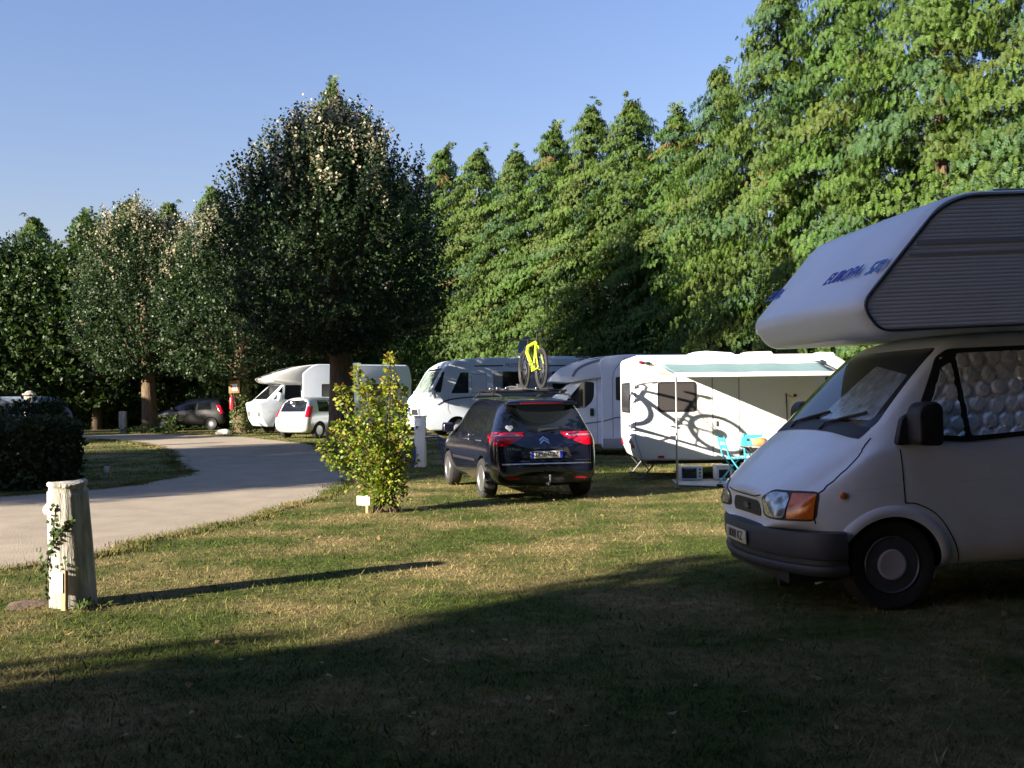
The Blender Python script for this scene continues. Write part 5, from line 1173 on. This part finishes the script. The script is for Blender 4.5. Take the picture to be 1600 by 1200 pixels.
def integral():         # big integral motorhome with flat front and red lettering
    X0, Y0 = -3.22, 36.2
    t = mh_frame('motorhome', 'long white integral motorhome with big windscreen and red lettering, behind the dark car', X0, Y0, R(20))
    L = 7.4; W = -2.3
    body = shell_box('body', roundpoly([(0.0, 0.42, 0.10), (0.06, 1.35, 0.2), (-0.20, 1.60, 0.12), (-0.78, 2.55, 0.25), (-1.30, 2.84, 0.4), (-2.3, 2.92, 0.5), (-L, 2.92, 0.15), (-L, 0.24, 0.08), (-0.3, 0.24, 0.1)], 0.08, 6), 0, W, ['offwhite', 'seam'], t, 0.16, 4)
    bv = bvh_of(body)
    cut(body, [arch_cutter(t, -1.28, 0.34, 0.42, -0.5, 0.3)], 1)
    patch('windscreen', bv, [(-0.10, 1.62), (-2.20, 1.62), (-2.12, 2.42), (-0.18, 2.42)], 'F', 'blind', t, 0.006, 0.02, 0.1, 0.10)
    patch('windscreen_header', bv, [(-0.14, 2.44), (-2.16, 2.44), (-2.05, 2.52), (-0.24, 2.52)], 'F', 'plastic', t, 0.006, 0.02, 0.1, 0.03)
    patch('quarter_glass', bv, roundpoly([(-0.36, 1.64), (-0.66, 1.64), (-0.80, 2.38), (-0.74, 2.40)], 0.02), 'L', 'glass', t, 0.004, 0.02, 0.1)
    patch('side_window', bv, roundpoly([(-1.05, 1.60), (-1.72, 1.60), (-1.72, 2.36), (-1.42, 2.36)], 0.03), 'L', 'glass', t, 0.004, 0.02, 0.1)
    d = patch('locker_door', bv, rrect(-1.84, 1.60, -2.42, 2.30), 'L', 'skirt', t, 0.004, 0.01, 0.1, 0.03); patch('door_skin', bv, rrect(-1.86, 1.62, -2.40, 2.28), 'L', 'silverside', d, 0.007, 0.005, 0.1, 0.03)
    patch('grey_band', bv, rrect(-2.68, 1.42, -7.2, 2.38), 'L', 'skirt', t, 0.003, 0.005, 0.3, 0.02)
    w = patch('window', bv, rrect(-3.05, 1.72, -4.05, 2.40), 'L', 'plastic', t, 0.010, 0.02, 0.1, 0.06); patch('pane', bv, rrect(-3.10, 1.77, -4.00, 2.35), 'L', 'glass', w, 0.016, 0.01, 0.1, 0.05)
    w = patch('window', bv, rrect(-5.05, 1.72, -6.05, 2.40), 'L', 'plastic', t, 0.010, 0.02, 0.1, 0.06); patch('pane', bv, rrect(-5.10, 1.77, -6.00, 2.35), 'L', 'glass', w, 0.016, 0.01, 0.1, 0.05)
    ribbon('stripe', bv, [(-1.95, 2.60), (-3.08, 2.615)], 0.05, 'L', 'stripe', t, 0.005); ribbon('stripe', bv, [(-3.78, 2.62), (-7.2, 2.62)], 0.05, 'L', 'stripe', t, 0.005)
    yy = proj_pt(bv, VIEWS['L'], -3.4, 2.62, 0.008).y
    lettering('PILOTE', 0.20, (-3.43, yy, 2.625), 'L', 'redink', t, shear=0.2, sx=0.85)
    ribbon('stripe', bv, [tuple(p) for p in curve_pts([(-0.55, 1.18), (-0.9, 1.34), (-1.4, 1.42), (-2.5, 1.46), (-7.1, 1.46)], 5)], 0.05, 'L', 'stripe', t, 0.005)
    ribbon('door_seam', bv, [(-0.95, 1.5), (-0.93, 1.0), (-1.02, 0.85)], 0.014, 'L', 'skirt', t, 0.003); ribbon('door_seam', bv, [(-1.80, 1.55), (-1.80, 0.5)], 0.014, 'L', 'skirt', t, 0.003)
    patch('grille', bv, [(-0.65, 0.80), (-1.65, 0.80), (-1.55, 1.02), (-0.75, 1.02)], 'F', 'plastic', t, 0.006, 0.02, 0.1, 0.05)
    for y in (-0.42, -1.88): patch('headlight', bv, [(y-0.2, 0.80), (y+0.2, 0.80), (y+0.2, 1.06), (y-0.2, 1.06)], 'F', 'clearlens', t, 0.012, 0.02, 0.06, 0.08)
    MB().prism(roundpoly([(0.06, 0.36), (0.10, 0.45), (0.08, 0.62), (-0.1, 0.62), (-0.1, 0.36)], 0.03), -0.06, W+0.06).build('bumper', 'offwhite', t, bevel=0.04)
    for y in (0.16, W-0.16):
        mm = MB().tube([(-0.55, y*0.5 if y > 0 else y+0.1, 1.62), (-0.35, y, 1.60)], 0.03, 6).build('mirror', 'plastwhite', t, smooth=True); MB().lathe([(0.001, -0.16), (0.07, -0.14), (0.085, 0), (0.07, 0.14), (0.001, 0.16)], (-0.35, y, 1.56), 'z', 12).build('housing', 'plastwhite', mm, smooth=True)
    MB().box((-4.2, 0.006, 0.36), (5.0, 0.02, 0.22)).build('side_skirt', 'skirt', t, bevel=0.008)
    for xx in (-1.28, -5.3): wheel(t, xx, -0.16, 0.34, 0.21, 1, 'steel'); wheel(t, xx, W+0.16, 0.34, 0.21, -1, 'steel')
    dsh = MB().lathe([(0.001, 0.0), (0.2, 0.02), (0.36, 0.075), (0.37, 0.075), (0.2, 0.005), (0.001, -0.012)], (0, 0, 0), 'x', 24).build('satellite_dish', 'skirt', t, smooth=True); dsh.location = (-4.32, -0.9, 3.42); dsh.rotation_euler = (0, R(-25), R(-55))
    MB().lathe([(0.22, 2.9), (0.20, 3.0), (0.1, 3.03), (0.001, 3.03)], (-4.2, -0.9, 0), 'z', 18).tube([(-4.2, -0.9, 3.0), (-4.3, -0.9, 3.42)], 0.03, 6).tube([(-4.15, -0.9, 3.02), (-3.78, -0.75, 3.24)], 0.015, 5).build('dish_mount', 'offwhite', t, smooth=True)
    MB().prism(roundpoly([(-4.9, 2.915), (-4.95, 3.0), (-6.9, 3.0), (-7.0, 2.915)], 0.03), -0.4, -1.6).build('roof_box', 'offwhite', t, bevel=0.03)
integral()

def far_camper():       # overcab motorhome behind the shrub
    X0, Y0 = -9.95, 39.4
    t = mh_frame('motorhome', 'far white overcab motorhome with sunlit nose, half hidden behind trunk and shrub', X0, Y0, R(31))
    body = shell_box('body', roundpoly([(-1.75, 0.40), (-1.75, 2.45), (-2.2, 2.83, 0.3), (-6.45, 2.83, 0.15), (-6.6, 2.3, 0.3), (-6.55, 0.40)], 0.06, 5), 0, -2.2, ['offwhite'], t, 0.06)
    pod = shell_box('overcab_pod', roundpoly([(-0.42, 2.27, 0.06), (-0.55, 2.10, 0.08), (-1.20, 2.02, 0.1), (-2.0, 2.02), (-2.3, 2.5), (-2.3, 2.825, 0.1), (-1.6, 2.72, 0.3)], 0.05, 6), -0.02, -2.18, ['grp'], t, 0.10)
    cab = shell_box('cab', roundpoly([(-1.80, 0.35), (-1.80, 2.06), (-1.05, 2.05, 0.08), (-0.28, 1.36, 0.06), (0.0, 1.28, 0.08), (-0.12, 0.62, 0.1), (-0.30, 0.32, 0.08)], 0.05, 6), -0.10, -2.05, ['white', 'seam'], t, 0.12)
    bc, bb, bp = bvh_of(cab), bvh_of(body), bvh_of(pod)
    cut(cab, [arch_cutter(t, -0.98, 0.34, 0.40, -0.5, 0.3)], 1)
    patch('windscreen', bc, [(-0.22, 1.42), (-1.95, 1.42), (-1.78, 1.98), (-0.38, 1.98)], 'F', 'glass', t, 0.004, 0.02, 0.1, 0.05)
    patch('side_window', bc, roundpoly([(-0.58, 1.42), (-0.95, 1.40), (-0.95, 1.95)], 0.03), 'L', 'glass', t, 0.004, 0.015, 0.1); patch('side_window', bc, roundpoly([(-1.02, 1.40), (-1.72, 1.40), (-1.72, 1.98), (-1.05, 1.98)], 0.03), 'L', 'glass', t, 0.004, 0.015, 0.1)
    ribbon('door_seam', bc, [(-1.0, 2.0), (-1.0, 0.8)], 0.014, 'L', 'skirt', t, 0.002); ribbon('crease', bc, [(-0.35, 0.92), (-1.75, 0.95)], 0.02, 'L', 'silverside', t, 0.002)
    w = patch('window', bb, rrect(-2.55, 1.50, -3.45, 2.02), 'L', 'plastic', t, 0.008, 0.02, 0.1, 0.05); patch('pane', bb, rrect(-2.59, 1.54, -3.41, 1.98), 'L', 'glass2', w, 0.014, 0.01, 0.1, 0.04)
    w = patch('window', bb, rrect(-4.6, 1.50, -5.5, 2.02), 'L', 'plastic', t, 0.008, 0.02, 0.1, 0.05); patch('pane', bb, rrect(-4.64, 1.54, -5.46, 1.98), 'L', 'glass2', w, 0.014, 0.01, 0.1, 0.04)
    MB().prism(roundpoly([(-0.68, 1.36), (-0.86, 1.36), (-0.88, 1.66), (-0.74, 1.70)], 0.05), -0.06, 0.14).build('mirror', 'white', t, bevel=0.03)
    for y in (-0.42, -1.75): patch('headlight', bc, [(y-0.2, 0.72), (y+0.2, 0.72), (y+0.2, 0.92), (y-0.2, 0.92)], 'F', 'clearlens', t, 0.010, 0.02, 0.06, 0.05)
    for xx in (-0.98, -4.9): wheel(t, xx, -0.18, 0.34, 0.21, 1, 'steel'); wheel(t, xx, -2.0, 0.34, 0.21, -1, 'steel')
    MB().box((-4.2, 0.008, 0.36), (4.5, 0.02, 0.16)).build('side_skirt', 'skirt', t, bevel=0.008)
    MB().box((-4.3, -1.1, 2.88), (0.7, 0.5, 0.10)).build('roof_hatch', 'offwhite', t, bevel=0.03)
far_camper()

def hatch(name, label, X, Y, rz, paint, rear_lit=True):
    t = thing(name, label, 'car', (X, Y, float(gz(X, Y))), rz)
    def sec(w, zt, belt=0.92, wr=0.52, zb=0.2, dx=lambda z: 0.0):
        tall = zt > belt+0.2
        pts = [(0, zb), (w*0.75, zb), (w*0.95, zb+0.08), (w, 0.5), (w, 0.72), (w*0.97, min(belt, zt-0.06)), (w*0.97*0.5+wr*0.5, (belt+zt)/2 if tall else zt-0.04), (wr, zt-0.06 if tall else zt-0.015), (0, zt)]
        return [(y, z, dx(z)) for y, z in pts]
    f = lambda z: float(np.interp(z, [0.2, 0.4, 0.6, 0.9, 1.45, 1.55], [-0.55, -0.68, -0.68, -0.60, -0.30, -0.25]))
    st = [(0, [(y*0.5, 0.4+(z-0.4)*0.55+0.1, f(z)) for y, z, _ in sec(0.74, 1.5, zb=0.26)]), (0, [(y*0.92, 0.3+(z-0.3)*0.96, f(z)) for y, z, _ in sec(0.74, 1.5, zb=0.26)]),
          (0, sec(0.78, 1.51, dx=lambda z: f(z)+0.06)), (0, sec(0.83, 1.53, dx=lambda z: f(z)+0.25)), (0.3, sec(0.84, 1.55)), (1.1, sec(0.84, 1.55)), (1.55, sec(0.84, 1.48)), (2.0, sec(0.83, 1.20, 0.9, 0.56)), (2.3, sec(0.82, 1.0, 0.88, 0.6)), (2.85, sec(0.78, 0.88, 0.75, 0.6)), (3.1, sec(0.60, 0.72, 0.6, 0.42, 0.25))]
    body = loft('body', st, [paint, 'seam'], t, 2); bv = bvh_of(body)
    cut(body, [arch_cutter(t, xx, 0.30, 0.335, y0, y1) for xx in (0, 2.46) for y0, y1 in ((0.55, 1.1), (-1.1, -0.55))], 1)
    patch('rear_window', bv, [(-0.58, 0.98), (0.58, 0.98), (0.50, 1.40), (-0.50, 1.40)], 'B', 'glass', t, 0.004, 0.015, 0.08, 0.05)
    for s, vw in ((1, 'L'), (-1, 'R')):
        dv = diag(180-35*s)
        def H(x, y, z): return (Vector((x, y*s, z)).dot(dv[1]), z)
        patch('tail_lamp', bv, [H(-0.58, 0.60, 0.78), H(-0.42, 0.80, 0.78), H(-0.24, 0.72, 1.18), H(-0.42, 0.60, 1.18)], dv, 'red', t, 0.008, 0.02, 0.06, 0.03, far=3)
        patch('side_window', bv, [(0.0, 0.98), (0.72, 0.96), (0.72, 1.40), (0.15, 1.38)], vw, 'glass', t, 0.004, 0.012, 0.08, 0.04); patch('side_window', bv, [(0.80, 0.96), (1.85, 0.95), (1.40, 1.38), (0.80, 1.40)], vw, 'glass', t, 0.004, 0.012, 0.08, 0.04)
        for xx in (0, 2.46): wheel(t, xx, 0.73*s, 0.30, 0.19, s, 'alloy' if paint == 'silver' else 'steel')
        MB().prism(roundpoly([(1.80, 0.96), (1.98, 0.96), (1.96, 1.10), (1.84, 1.10)], 0.03), 0.82*s, 0.98*s).build('door_mirror', paint, t, bevel=0.02)
        patch('headlight', bv, [(s*0.42, 0.62), (s*0.70, 0.66), (s*0.66, 0.80), (s*0.45, 0.76)][::s], 'F', 'clearlens', t, 0.008, 0.02, 0.06, 0.03)
    patch('windscreen', bv, [(-0.66, 1.02), (0.66, 1.02), (0.54, 1.42), (-0.54, 1.42)], 'F', 'glass', t, 0.004, 0.015, 0.08, 0.05)
    pl = patch('number_plate', bv, [(-0.26, 0.62), (0.26, 0.62), (0.26, 0.72), (-0.26, 0.72)], 'B', 'platewhite', t, 0.008, 0.01, 0.1)
    return t
hatch('car', 'silver hatchback seen from behind in front of the far motorhome', -7.75, 36.8, R(62), 'silver')
hatch('car', 'dark hatchback in deep shade beyond the middle lime tree', -14.3, 48.6, R(172), 'darkcar')

# pale low caravan seen over the hedge at the far left
def left_caravan():
    t = thing('caravan', 'low pale blue caravan roof showing over the dark hedge at far left', 'caravan', (-22.3, 36.0, float(gz(-22, 36))-0.22), R(4))
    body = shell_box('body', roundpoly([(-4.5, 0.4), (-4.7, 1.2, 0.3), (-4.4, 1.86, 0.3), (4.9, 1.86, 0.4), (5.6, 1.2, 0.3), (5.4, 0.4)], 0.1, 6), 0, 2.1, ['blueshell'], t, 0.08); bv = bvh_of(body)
    FV = (Vector((0, -1, 0)), Vector((1, 0, 0)), Vector((0, 0, 1)))
    for a, b in ((-3.9, -2.6), (-1.9, -0.6), (1.0, 2.3), (3.2, 4.4)):
        w = patch('window', bv, rrect(a, 1.25, b, 1.62), FV, 'plastic', t, 0.01, 0.02, 0.2, 0.05); patch('pane', bv, rrect(a+0.04, 1.29, b-0.04, 1.58), FV, 'glass2', w, 0.016, 0.01, 0.2, 0.04)
    for y in (0.2, 1.9):
        w = MB().lathe([(0.2, -0.09), (0.31, -0.08), (0.31, 0.08), (0.2, 0.09)], (0, 0, 0), 'y', 20).build('wheel', 'rubber', t, smooth=True); w.location = (0.3, y, 0.31)
left_caravan()
# E_MH

# ------------------------------------------------------------------ posts, signs, hose point and small things
def near_post():
    x, y = -3.40, 7.72
    t = thing('wooden_post', 'thick weathered log post with ivy standing in the lawn at lower left', 'post', (x, y, float(gz(x, y))), 0); t.rotation_euler = (0, R(-2.6), 0)
    g = random.Random(4); m = MB(); n = 28; prof = [(-0.12, 0.172), (0.0, 0.172), (0.12, 0.168), (0.3, 0.163), (0.5, 0.158), (0.7, 0.152), (0.84, 0.148), (0.868, 0.149), (0.878, 0.138), (0.905, 0.136), (0.915, 0.146), (0.935, 0.146), (0.945, 0.136)]
    vs = []
    for z, r in prof:
        for k in range(n):
            a = 2*PI*k/n; rr = r*(1+0.025*math.sin(3*a+1)+0.02*math.sin(7*a+z*3)+0.012*g.uniform(-1, 1))
            vs.append((rr*math.cos(a), rr*math.sin(a), z+0.012*math.sin(a*2)*(z > 0.8)))
    fs = [(i*n+k, i*n+(k+1) % n, (i+1)*n+(k+1) % n, (i+1)*n+k) for i in range(len(prof)-1) for k in range(n)]+[tuple((len(prof)-1)*n+k for k in range(n))]
    m.add(vs, fs).build('log', 'post', t, smooth=True)
    # knot and peeled flake on the sunny side
    MB().lathe([(0.001, 0.03), (0.03, 0.02), (0.05, 0.0), (0.055, -0.02)], (0, 0, 0), 'z', 12).build('knot', 'post', t, smooth=True)
    kn = [o for o in t.children if o.name.startswith('knot')][0]; kn.location = (-0.145, -0.05, 0.74); kn.rotation_euler = (0, R(-90), R(20))
    # ivy stem winding up, with leaves
    path = [(-0.165, -0.07, 0.05), (-0.155, -0.09, 0.2), (-0.13, -0.12, 0.33), (-0.10, -0.135, 0.42), (-0.05, -0.155, 0.50), (0.0, -0.16, 0.58), (0.04, -0.152, 0.62), (0.09, -0.13, 0.66)]
    iv = MB().tube([tuple(p) for p in curve_pts(path, 5)], 0.006, 5); iv.tube([(-0.06, -0.152, 0.48), (-0.055, -0.155, 0.60), (-0.035, -0.155, 0.70), (-0.03, -0.155, 0.76)], 0.004, 5); iv.build('ivy_stem', 'twig', t, smooth=True)
    gg = np.random.default_rng(9); P = np.array([tuple(p) for p in curve_pts(path, 14)]); ext = np.array([(-0.05, -0.16, 0.5+0.27*u) for u in np.linspace(0, 1, 22)]); low = np.array([(-0.17+0.03*gg.normal(), -0.06-0.05*gg.random(), 0.05+0.4*gg.random()) for _ in range(60)]); rt = np.array([(0.03+0.04*gg.normal(), -0.165, 0.33+0.03*gg.normal()) for _ in range(10)])
    P = np.concatenate([P, ext, low[:45], rt]); k = len(P); P = P+gg.normal(0, 0.014, (k, 3)); P[:, 1] -= 0.012
    N = np.stack([P[:, 0], P[:, 1], 0*P[:, 2]+0.05], 1)+gg.normal(0, 0.06, (k, 3)); D = gg.normal(0, 1, (k, 3))+np.array([0, 0, -0.4]); L = gg.uniform(0.025, 0.048, k)
    V, Q = leaf_quads(P, D, N, L, L*0.95, -0.05); c = np.array([0.045, 0.075, 0.022])*gg.uniform(0.5, 1.5, (k, 1)); np_mesh('ivy_leaf', V, Q, np.repeat(c, 4, 0), 'leaf', t)['kind'] = 'stuff'
near_post()

def pitch_sign(x, y, h, w, bh, rz, label, mat='signwhite', lean=0.0, marks=True):
    t = thing('pitch_sign', label, 'sign', (x, y, float(gz(x, y))), rz, 'pitch marker signs on stakes'); t.rotation_euler = (0, lean, rz)
    MB().box((0.02, 0.022, h*0.5-0.03), (0.045, 0.03, h+0.06)).build('stake', 'stake', t, bevel=0.005)
    b = MB().box((-0.03, 0, h-bh*0.62), (w, 0.012, bh)).build('board', mat, t, bevel=0.004)
    if marks: lettering('7', bh*0.30, (-0.01, -0.0065, h-bh*0.60), 'W', 'greydecal', b, ext=0.0004)
pitch_sign(-3.39, 7.48, 0.30, 0.115, 0.15, R(-24), 'small white sign on a wooden stake beside the log post')
pitch_sign(-2.03, 13.72, 0.25, 0.20, 0.125, R(-22), 'small white sign on a stake under the yellow-green shrub', marks=False)
pitch_sign(-8.1, 20.0, 0.30, 0.11, 0.13, R(-15), 'tiny grey sign on a stake in the shaded grass island', mat='plastwhite', marks=False)

def rock(name, label, x, y, r, seed, flat=0.5, cat='stone', mat='stone'):
    g = random.Random(seed); bm = bmesh.new(); bmesh.ops.create_icosphere(bm, subdivisions=3, radius=1)
    for v in bm.verts:
        n = 1+0.16*math.sin(v.co.x*3+seed)+0.14*math.sin(v.co.y*4+seed*2)+0.06*g.uniform(-1, 1); v.co = Vector((v.co.x*r*n*1.2, v.co.y*r*n, v.co.z*r*n*flat))
    for f in bm.faces: f.smooth = True
    me = bpy.data.meshes.new(name); bm.to_mesh(me); bm.free(); me.materials.append(MT[mat]); o = lk(bpy.data.objects.new(name, me)); o.location = (x, y, float(gz(x, y))+r*flat*(0.35 if flat > 0.3 else -0.15)); return tag(o, label, cat)
MT['soil'] = M('bare_soil', (0.16, 0.10, 0.06), 0.95, col2=(0.09, 0.06, 0.04), vscale=9, bump=1.0, bscale=18)
rock('earth_mound', 'low mound of bare brown soil left of the log post', -3.70, 7.70, 0.17, 3, 0.13, 'soil', 'soil')
rock('stone', 'pale grey stone at the foot of the middle lime trunk', -11.95, 41.3, 0.22, 5, 0.8)

def hose_point():
    x, y = -2.12, 22.95
    t = thing('water_point', 'white water post with coiled blue hose between shrub and dark car', 'water point', (x, y, float(gz(x, y))), R(-10))
    MB().box((0, 0, 0.57), (0.25, 0.17, 1.16)).build('post', 'plastwhite', t, bevel=0.02); MB().box((0.0, 0, 1.165), (0.28, 0.20, 0.03)).build('cap', 'plastwhite', t, bevel=0.01)
    MB().lathe([(0.025, 0), (0.025, -0.06), (0.018, -0.09), (0.001, -0.09)], (-0.05, -0.085, 0.92), 'y', 12).tube([(-0.05, -0.16, 0.92), (-0.05, -0.18, 0.86)], 0.012, 6).build('tap', 'steel', t, smooth=True)
    for k in range(3):
        a = 0.05*k; MB().tube([tuple(p) for p in curve_pts([(-0.18-a, -0.05, 0.62), (-0.26-a, -0.06, 0.66), (-0.34-a*0.5, -0.05, 0.5), (-0.35, -0.05, 0.25), (-0.30, -0.05, 0.06), (-0.17+a*0.3, -0.06, 0.04), (-0.11, -0.10, 0.2), (-0.12, -0.10, 0.45), (-0.18-a, -0.05, 0.62)], 6)], 0.022, 7).build('hose', 'bluehose', t, smooth=True)
    MB().tube([tuple(p) for p in curve_pts([(0.12, 0.02, 0.66), (0.3, 0.05, 0.68), (0.5, 0.08, 0.64), (0.58, 0.08, 0.35), (0.62, 0.06, 0.02)], 7)], 0.022, 7).build('hose', 'bluehose', t, smooth=True)
    MB().tube([(0.55, 0.1, 0.0), (0.40, 0.06, 0.72), (0.13, 0.02, 0.74)], 0.018, 6).build('rail', 'bluehose', t, smooth=True)
hose_point()

def gatepost(x, y, h, w, label, mat, cap=False):
    t = thing('gatepost', label, 'post', (x, y, float(gz(x, y))), R(12))
    MB().box((0, 0, h/2-0.05), (w, w, h+0.1)).build('shaft', mat, t, bevel=0.02)
    if cap: MB().box((0, 0, h+0.02), (w*1.35, w*1.35, 0.06)).build('cap', mat, t, bevel=0.012); MB().prism([(-w*0.55, h+0.05), (w*0.55, h+0.05), (w*0.3, h+0.14), (-w*0.2, h+0.12)], -w*0.4, w*0.4).build('cap_stone', mat, t, bevel=0.02)
gatepost(-17.0, 43.6, 0.98, 0.30, 'short square wooden post beside the leftmost lime trunk', 'post')
gatepost(-14.9, 30.8, 1.72, 0.24, 'pale square pillar with flat cap rising behind the dark hedge', 'stone', True)

def extinguisher():
    t = thing('fire_extinguisher', 'red fire extinguisher hanging on the ivy-covered middle lime trunk', 'fire extinguisher', (-11.66, 41.52, 1.02+0.2), 0)
    MB().lathe([(0.001, 0.0), (0.085, 0.01), (0.09, 0.05), (0.09, 0.46), (0.06, 0.54), (0.03, 0.57), (0.03, 0.60), (0.001, 0.60)], (0, 0, 0), 'z', 20).build('cylinder', 'extred', t, smooth=True)
    MB().box((0, -0.02, 0.63), (0.05, 0.12, 0.05)).box((0.03, -0.05, 0.68), (0.03, 0.14, 0.02)).build('valve', 'plastic', t, bevel=0.008); MB().tube([(0.03, -0.03, 0.62), (0.12, -0.04, 0.5), (0.11, -0.04, 0.2)], 0.014, 6).build('hose', 'plastic', t, smooth=True)
extinguisher()
def notice():
    t = thing('notice_board', 'brown notice board with white paper nailed to the middle lime trunk', 'notice board', (-11.55, 41.50, 1.92), R(-6))
    MB().box((0, 0, 0.24), (0.46, 0.03, 0.52)).build('panel', 'board', t, bevel=0.008); MB().box((0.03, -0.02, 0.22), (0.22, 0.006, 0.28)).build('paper', 'signwhite', t)
notice()

# ivy on the middle lime trunk, weeds at the trunk feet, stray leaves on the lawn
def ivy_on_trunk():
    t = thing('ivy', 'green ivy climbing the middle lime trunk', 'ivy', (-11.35, 42.0, float(gz(-11.35, 42.0)))); g = np.random.default_rng(31); n = 900
    z = g.random(n)**0.8*2.3; a = g.uniform(-PI*1.15, 0.15, n); r = 0.40+0.05*g.random(n)+0.16*np.exp(-z*3)
    P = np.stack([r*np.cos(a)-0.03*z, r*np.sin(a), z+0.03], 1); N = np.stack([np.cos(a), np.sin(a), 0.4+0*a], 1)+g.normal(0, 0.4, (n, 3)); D = g.normal(0, 1, (n, 3))+np.array([0, 0, -0.5]); L = g.uniform(0.06, 0.12, n)
    V, Q = leaf_quads(P, D, N, L, L*0.9, -0.05); np_mesh('foliage', V, Q, np.repeat(np.array([0.085, 0.12, 0.03])*g.uniform(0.6, 1.4, (n, 1)), 4, 0), 'leaf', t)
    MB().tube([(-0.3, -0.32, 0), (-0.25, -0.36, 1.0), (-0.28, -0.33, 2.2)], 0.025, 6).build('stem', 'twig', t, smooth=True)
ivy_on_trunk()
def weed(x, y, h, w, n, seed, label):
    ls = 1.0 if h > 0.1 else 0.4
    t = thing('weed_clump', label, 'plant', (x, y, float(gz(x, y)))); g = np.random.default_rng(seed)
    P = np.stack([g.normal(0, w, n), g.normal(0, w, n), g.random(n)*h], 1); D = P*np.array([1, 1, 0])*2+g.normal(0, 0.3, (n, 3))+np.array([0, 0, 0.4]); N = g.normal(0, 0.6, (n, 3))+np.array([0, -0.4, 0.6]); L = ls*g.uniform(0.08, 0.18, n)
    V, Q = leaf_quads(P, D, N, L, L*0.6, -0.05); np_mesh('foliage', V, Q, np.repeat(np.array([0.06, 0.10, 0.025])*g.uniform(0.6, 1.4, (n, 1)), 4, 0), 'leaf', t)
    m = MB()
    for k in range(5): m.tube([(0.02*k-0.05, 0, -0.02), (g.normal(0, w*0.6), g.normal(0, w*0.6), h*0.8)], 0.008, 4)
    m.build('stem', 'twig', t)
weed(-14.75, 43.2, 0.75, 0.20, 160, 1, 'leafy weed clump to the right of the leftmost lime trunk')
weed(-16.0, 43.3, 0.30, 0.45, 220, 2, 'low weeds round the foot of the leftmost lime trunk')
weed(-3.22, 7.52, 0.05, 0.05, 26, 3, 'small green weeds at the right foot of the log post')
g_ = np.random.default_rng(77); n = 260; X = g_.uniform(-4, 5, n); Y = 4.5+g_.random(n)**1.3*15; k = ~in_poly(roadpoly, X, Y); X, Y = X[k], Y[k]; n = len(X)
P = np.stack([X, Y, gz(X, Y)+0.03], 1); D = g_.normal(0, 1, (n, 3))*np.array([1, 1, 0.2]); N = g_.normal(0, 0.35, (n, 3))+np.array([0, 0, 1]); L = g_.uniform(0.03, 0.07, n)
V, Q = leaf_quads(P, D, N, L, L*0.7, -0.1); fl = np_mesh('fallen_leaves', V, Q, np.repeat(np.array([0.30, 0.20, 0.09])*g_.uniform(0.5, 1.3, (n, 1)), 4, 0), 'leaf'); fl['kind'] = 'stuff'; fl['label'] = 'dry fallen leaves scattered over the lawn'
# loose stones on the gravel and its edge
n = 9000; ed = np.array(roadpoly); idx = g_.integers(0, len(ed), n); X = ed[idx, 0]+g_.normal(0, 0.35, n); Y = ed[idx, 1]+g_.normal(0, 0.35, n); k = (Y < 24) & in_poly(roadpoly, X, Y); X, Y = X[k], Y[k]; n = len(X)
r = g_.uniform(0.004, 0.012, n); b = np.stack([X, Y, gz(X, Y)+0.012], 1); oc = np.array([[1, 0, 0], [0, 1, 0], [-1, 0, 0], [0, -1, 0], [0, 0, 0.8]])
V = (b[:, None, :]+oc[None]*r[:, None, None]*g_.uniform(0.6, 1.3, (n, 5, 1))).reshape(-1, 3); tri = np.array([[0, 1, 4], [1, 2, 4], [2, 3, 4], [3, 0, 4]]); F = (tri[None]+5*np.arange(n)[:, None, None]).reshape(-1, 3)
gv = np_mesh('gravel', V, F, None, 'gravel'); gv['kind'] = 'stuff'; gv['label'] = 'loose gravel along the edge of the track'
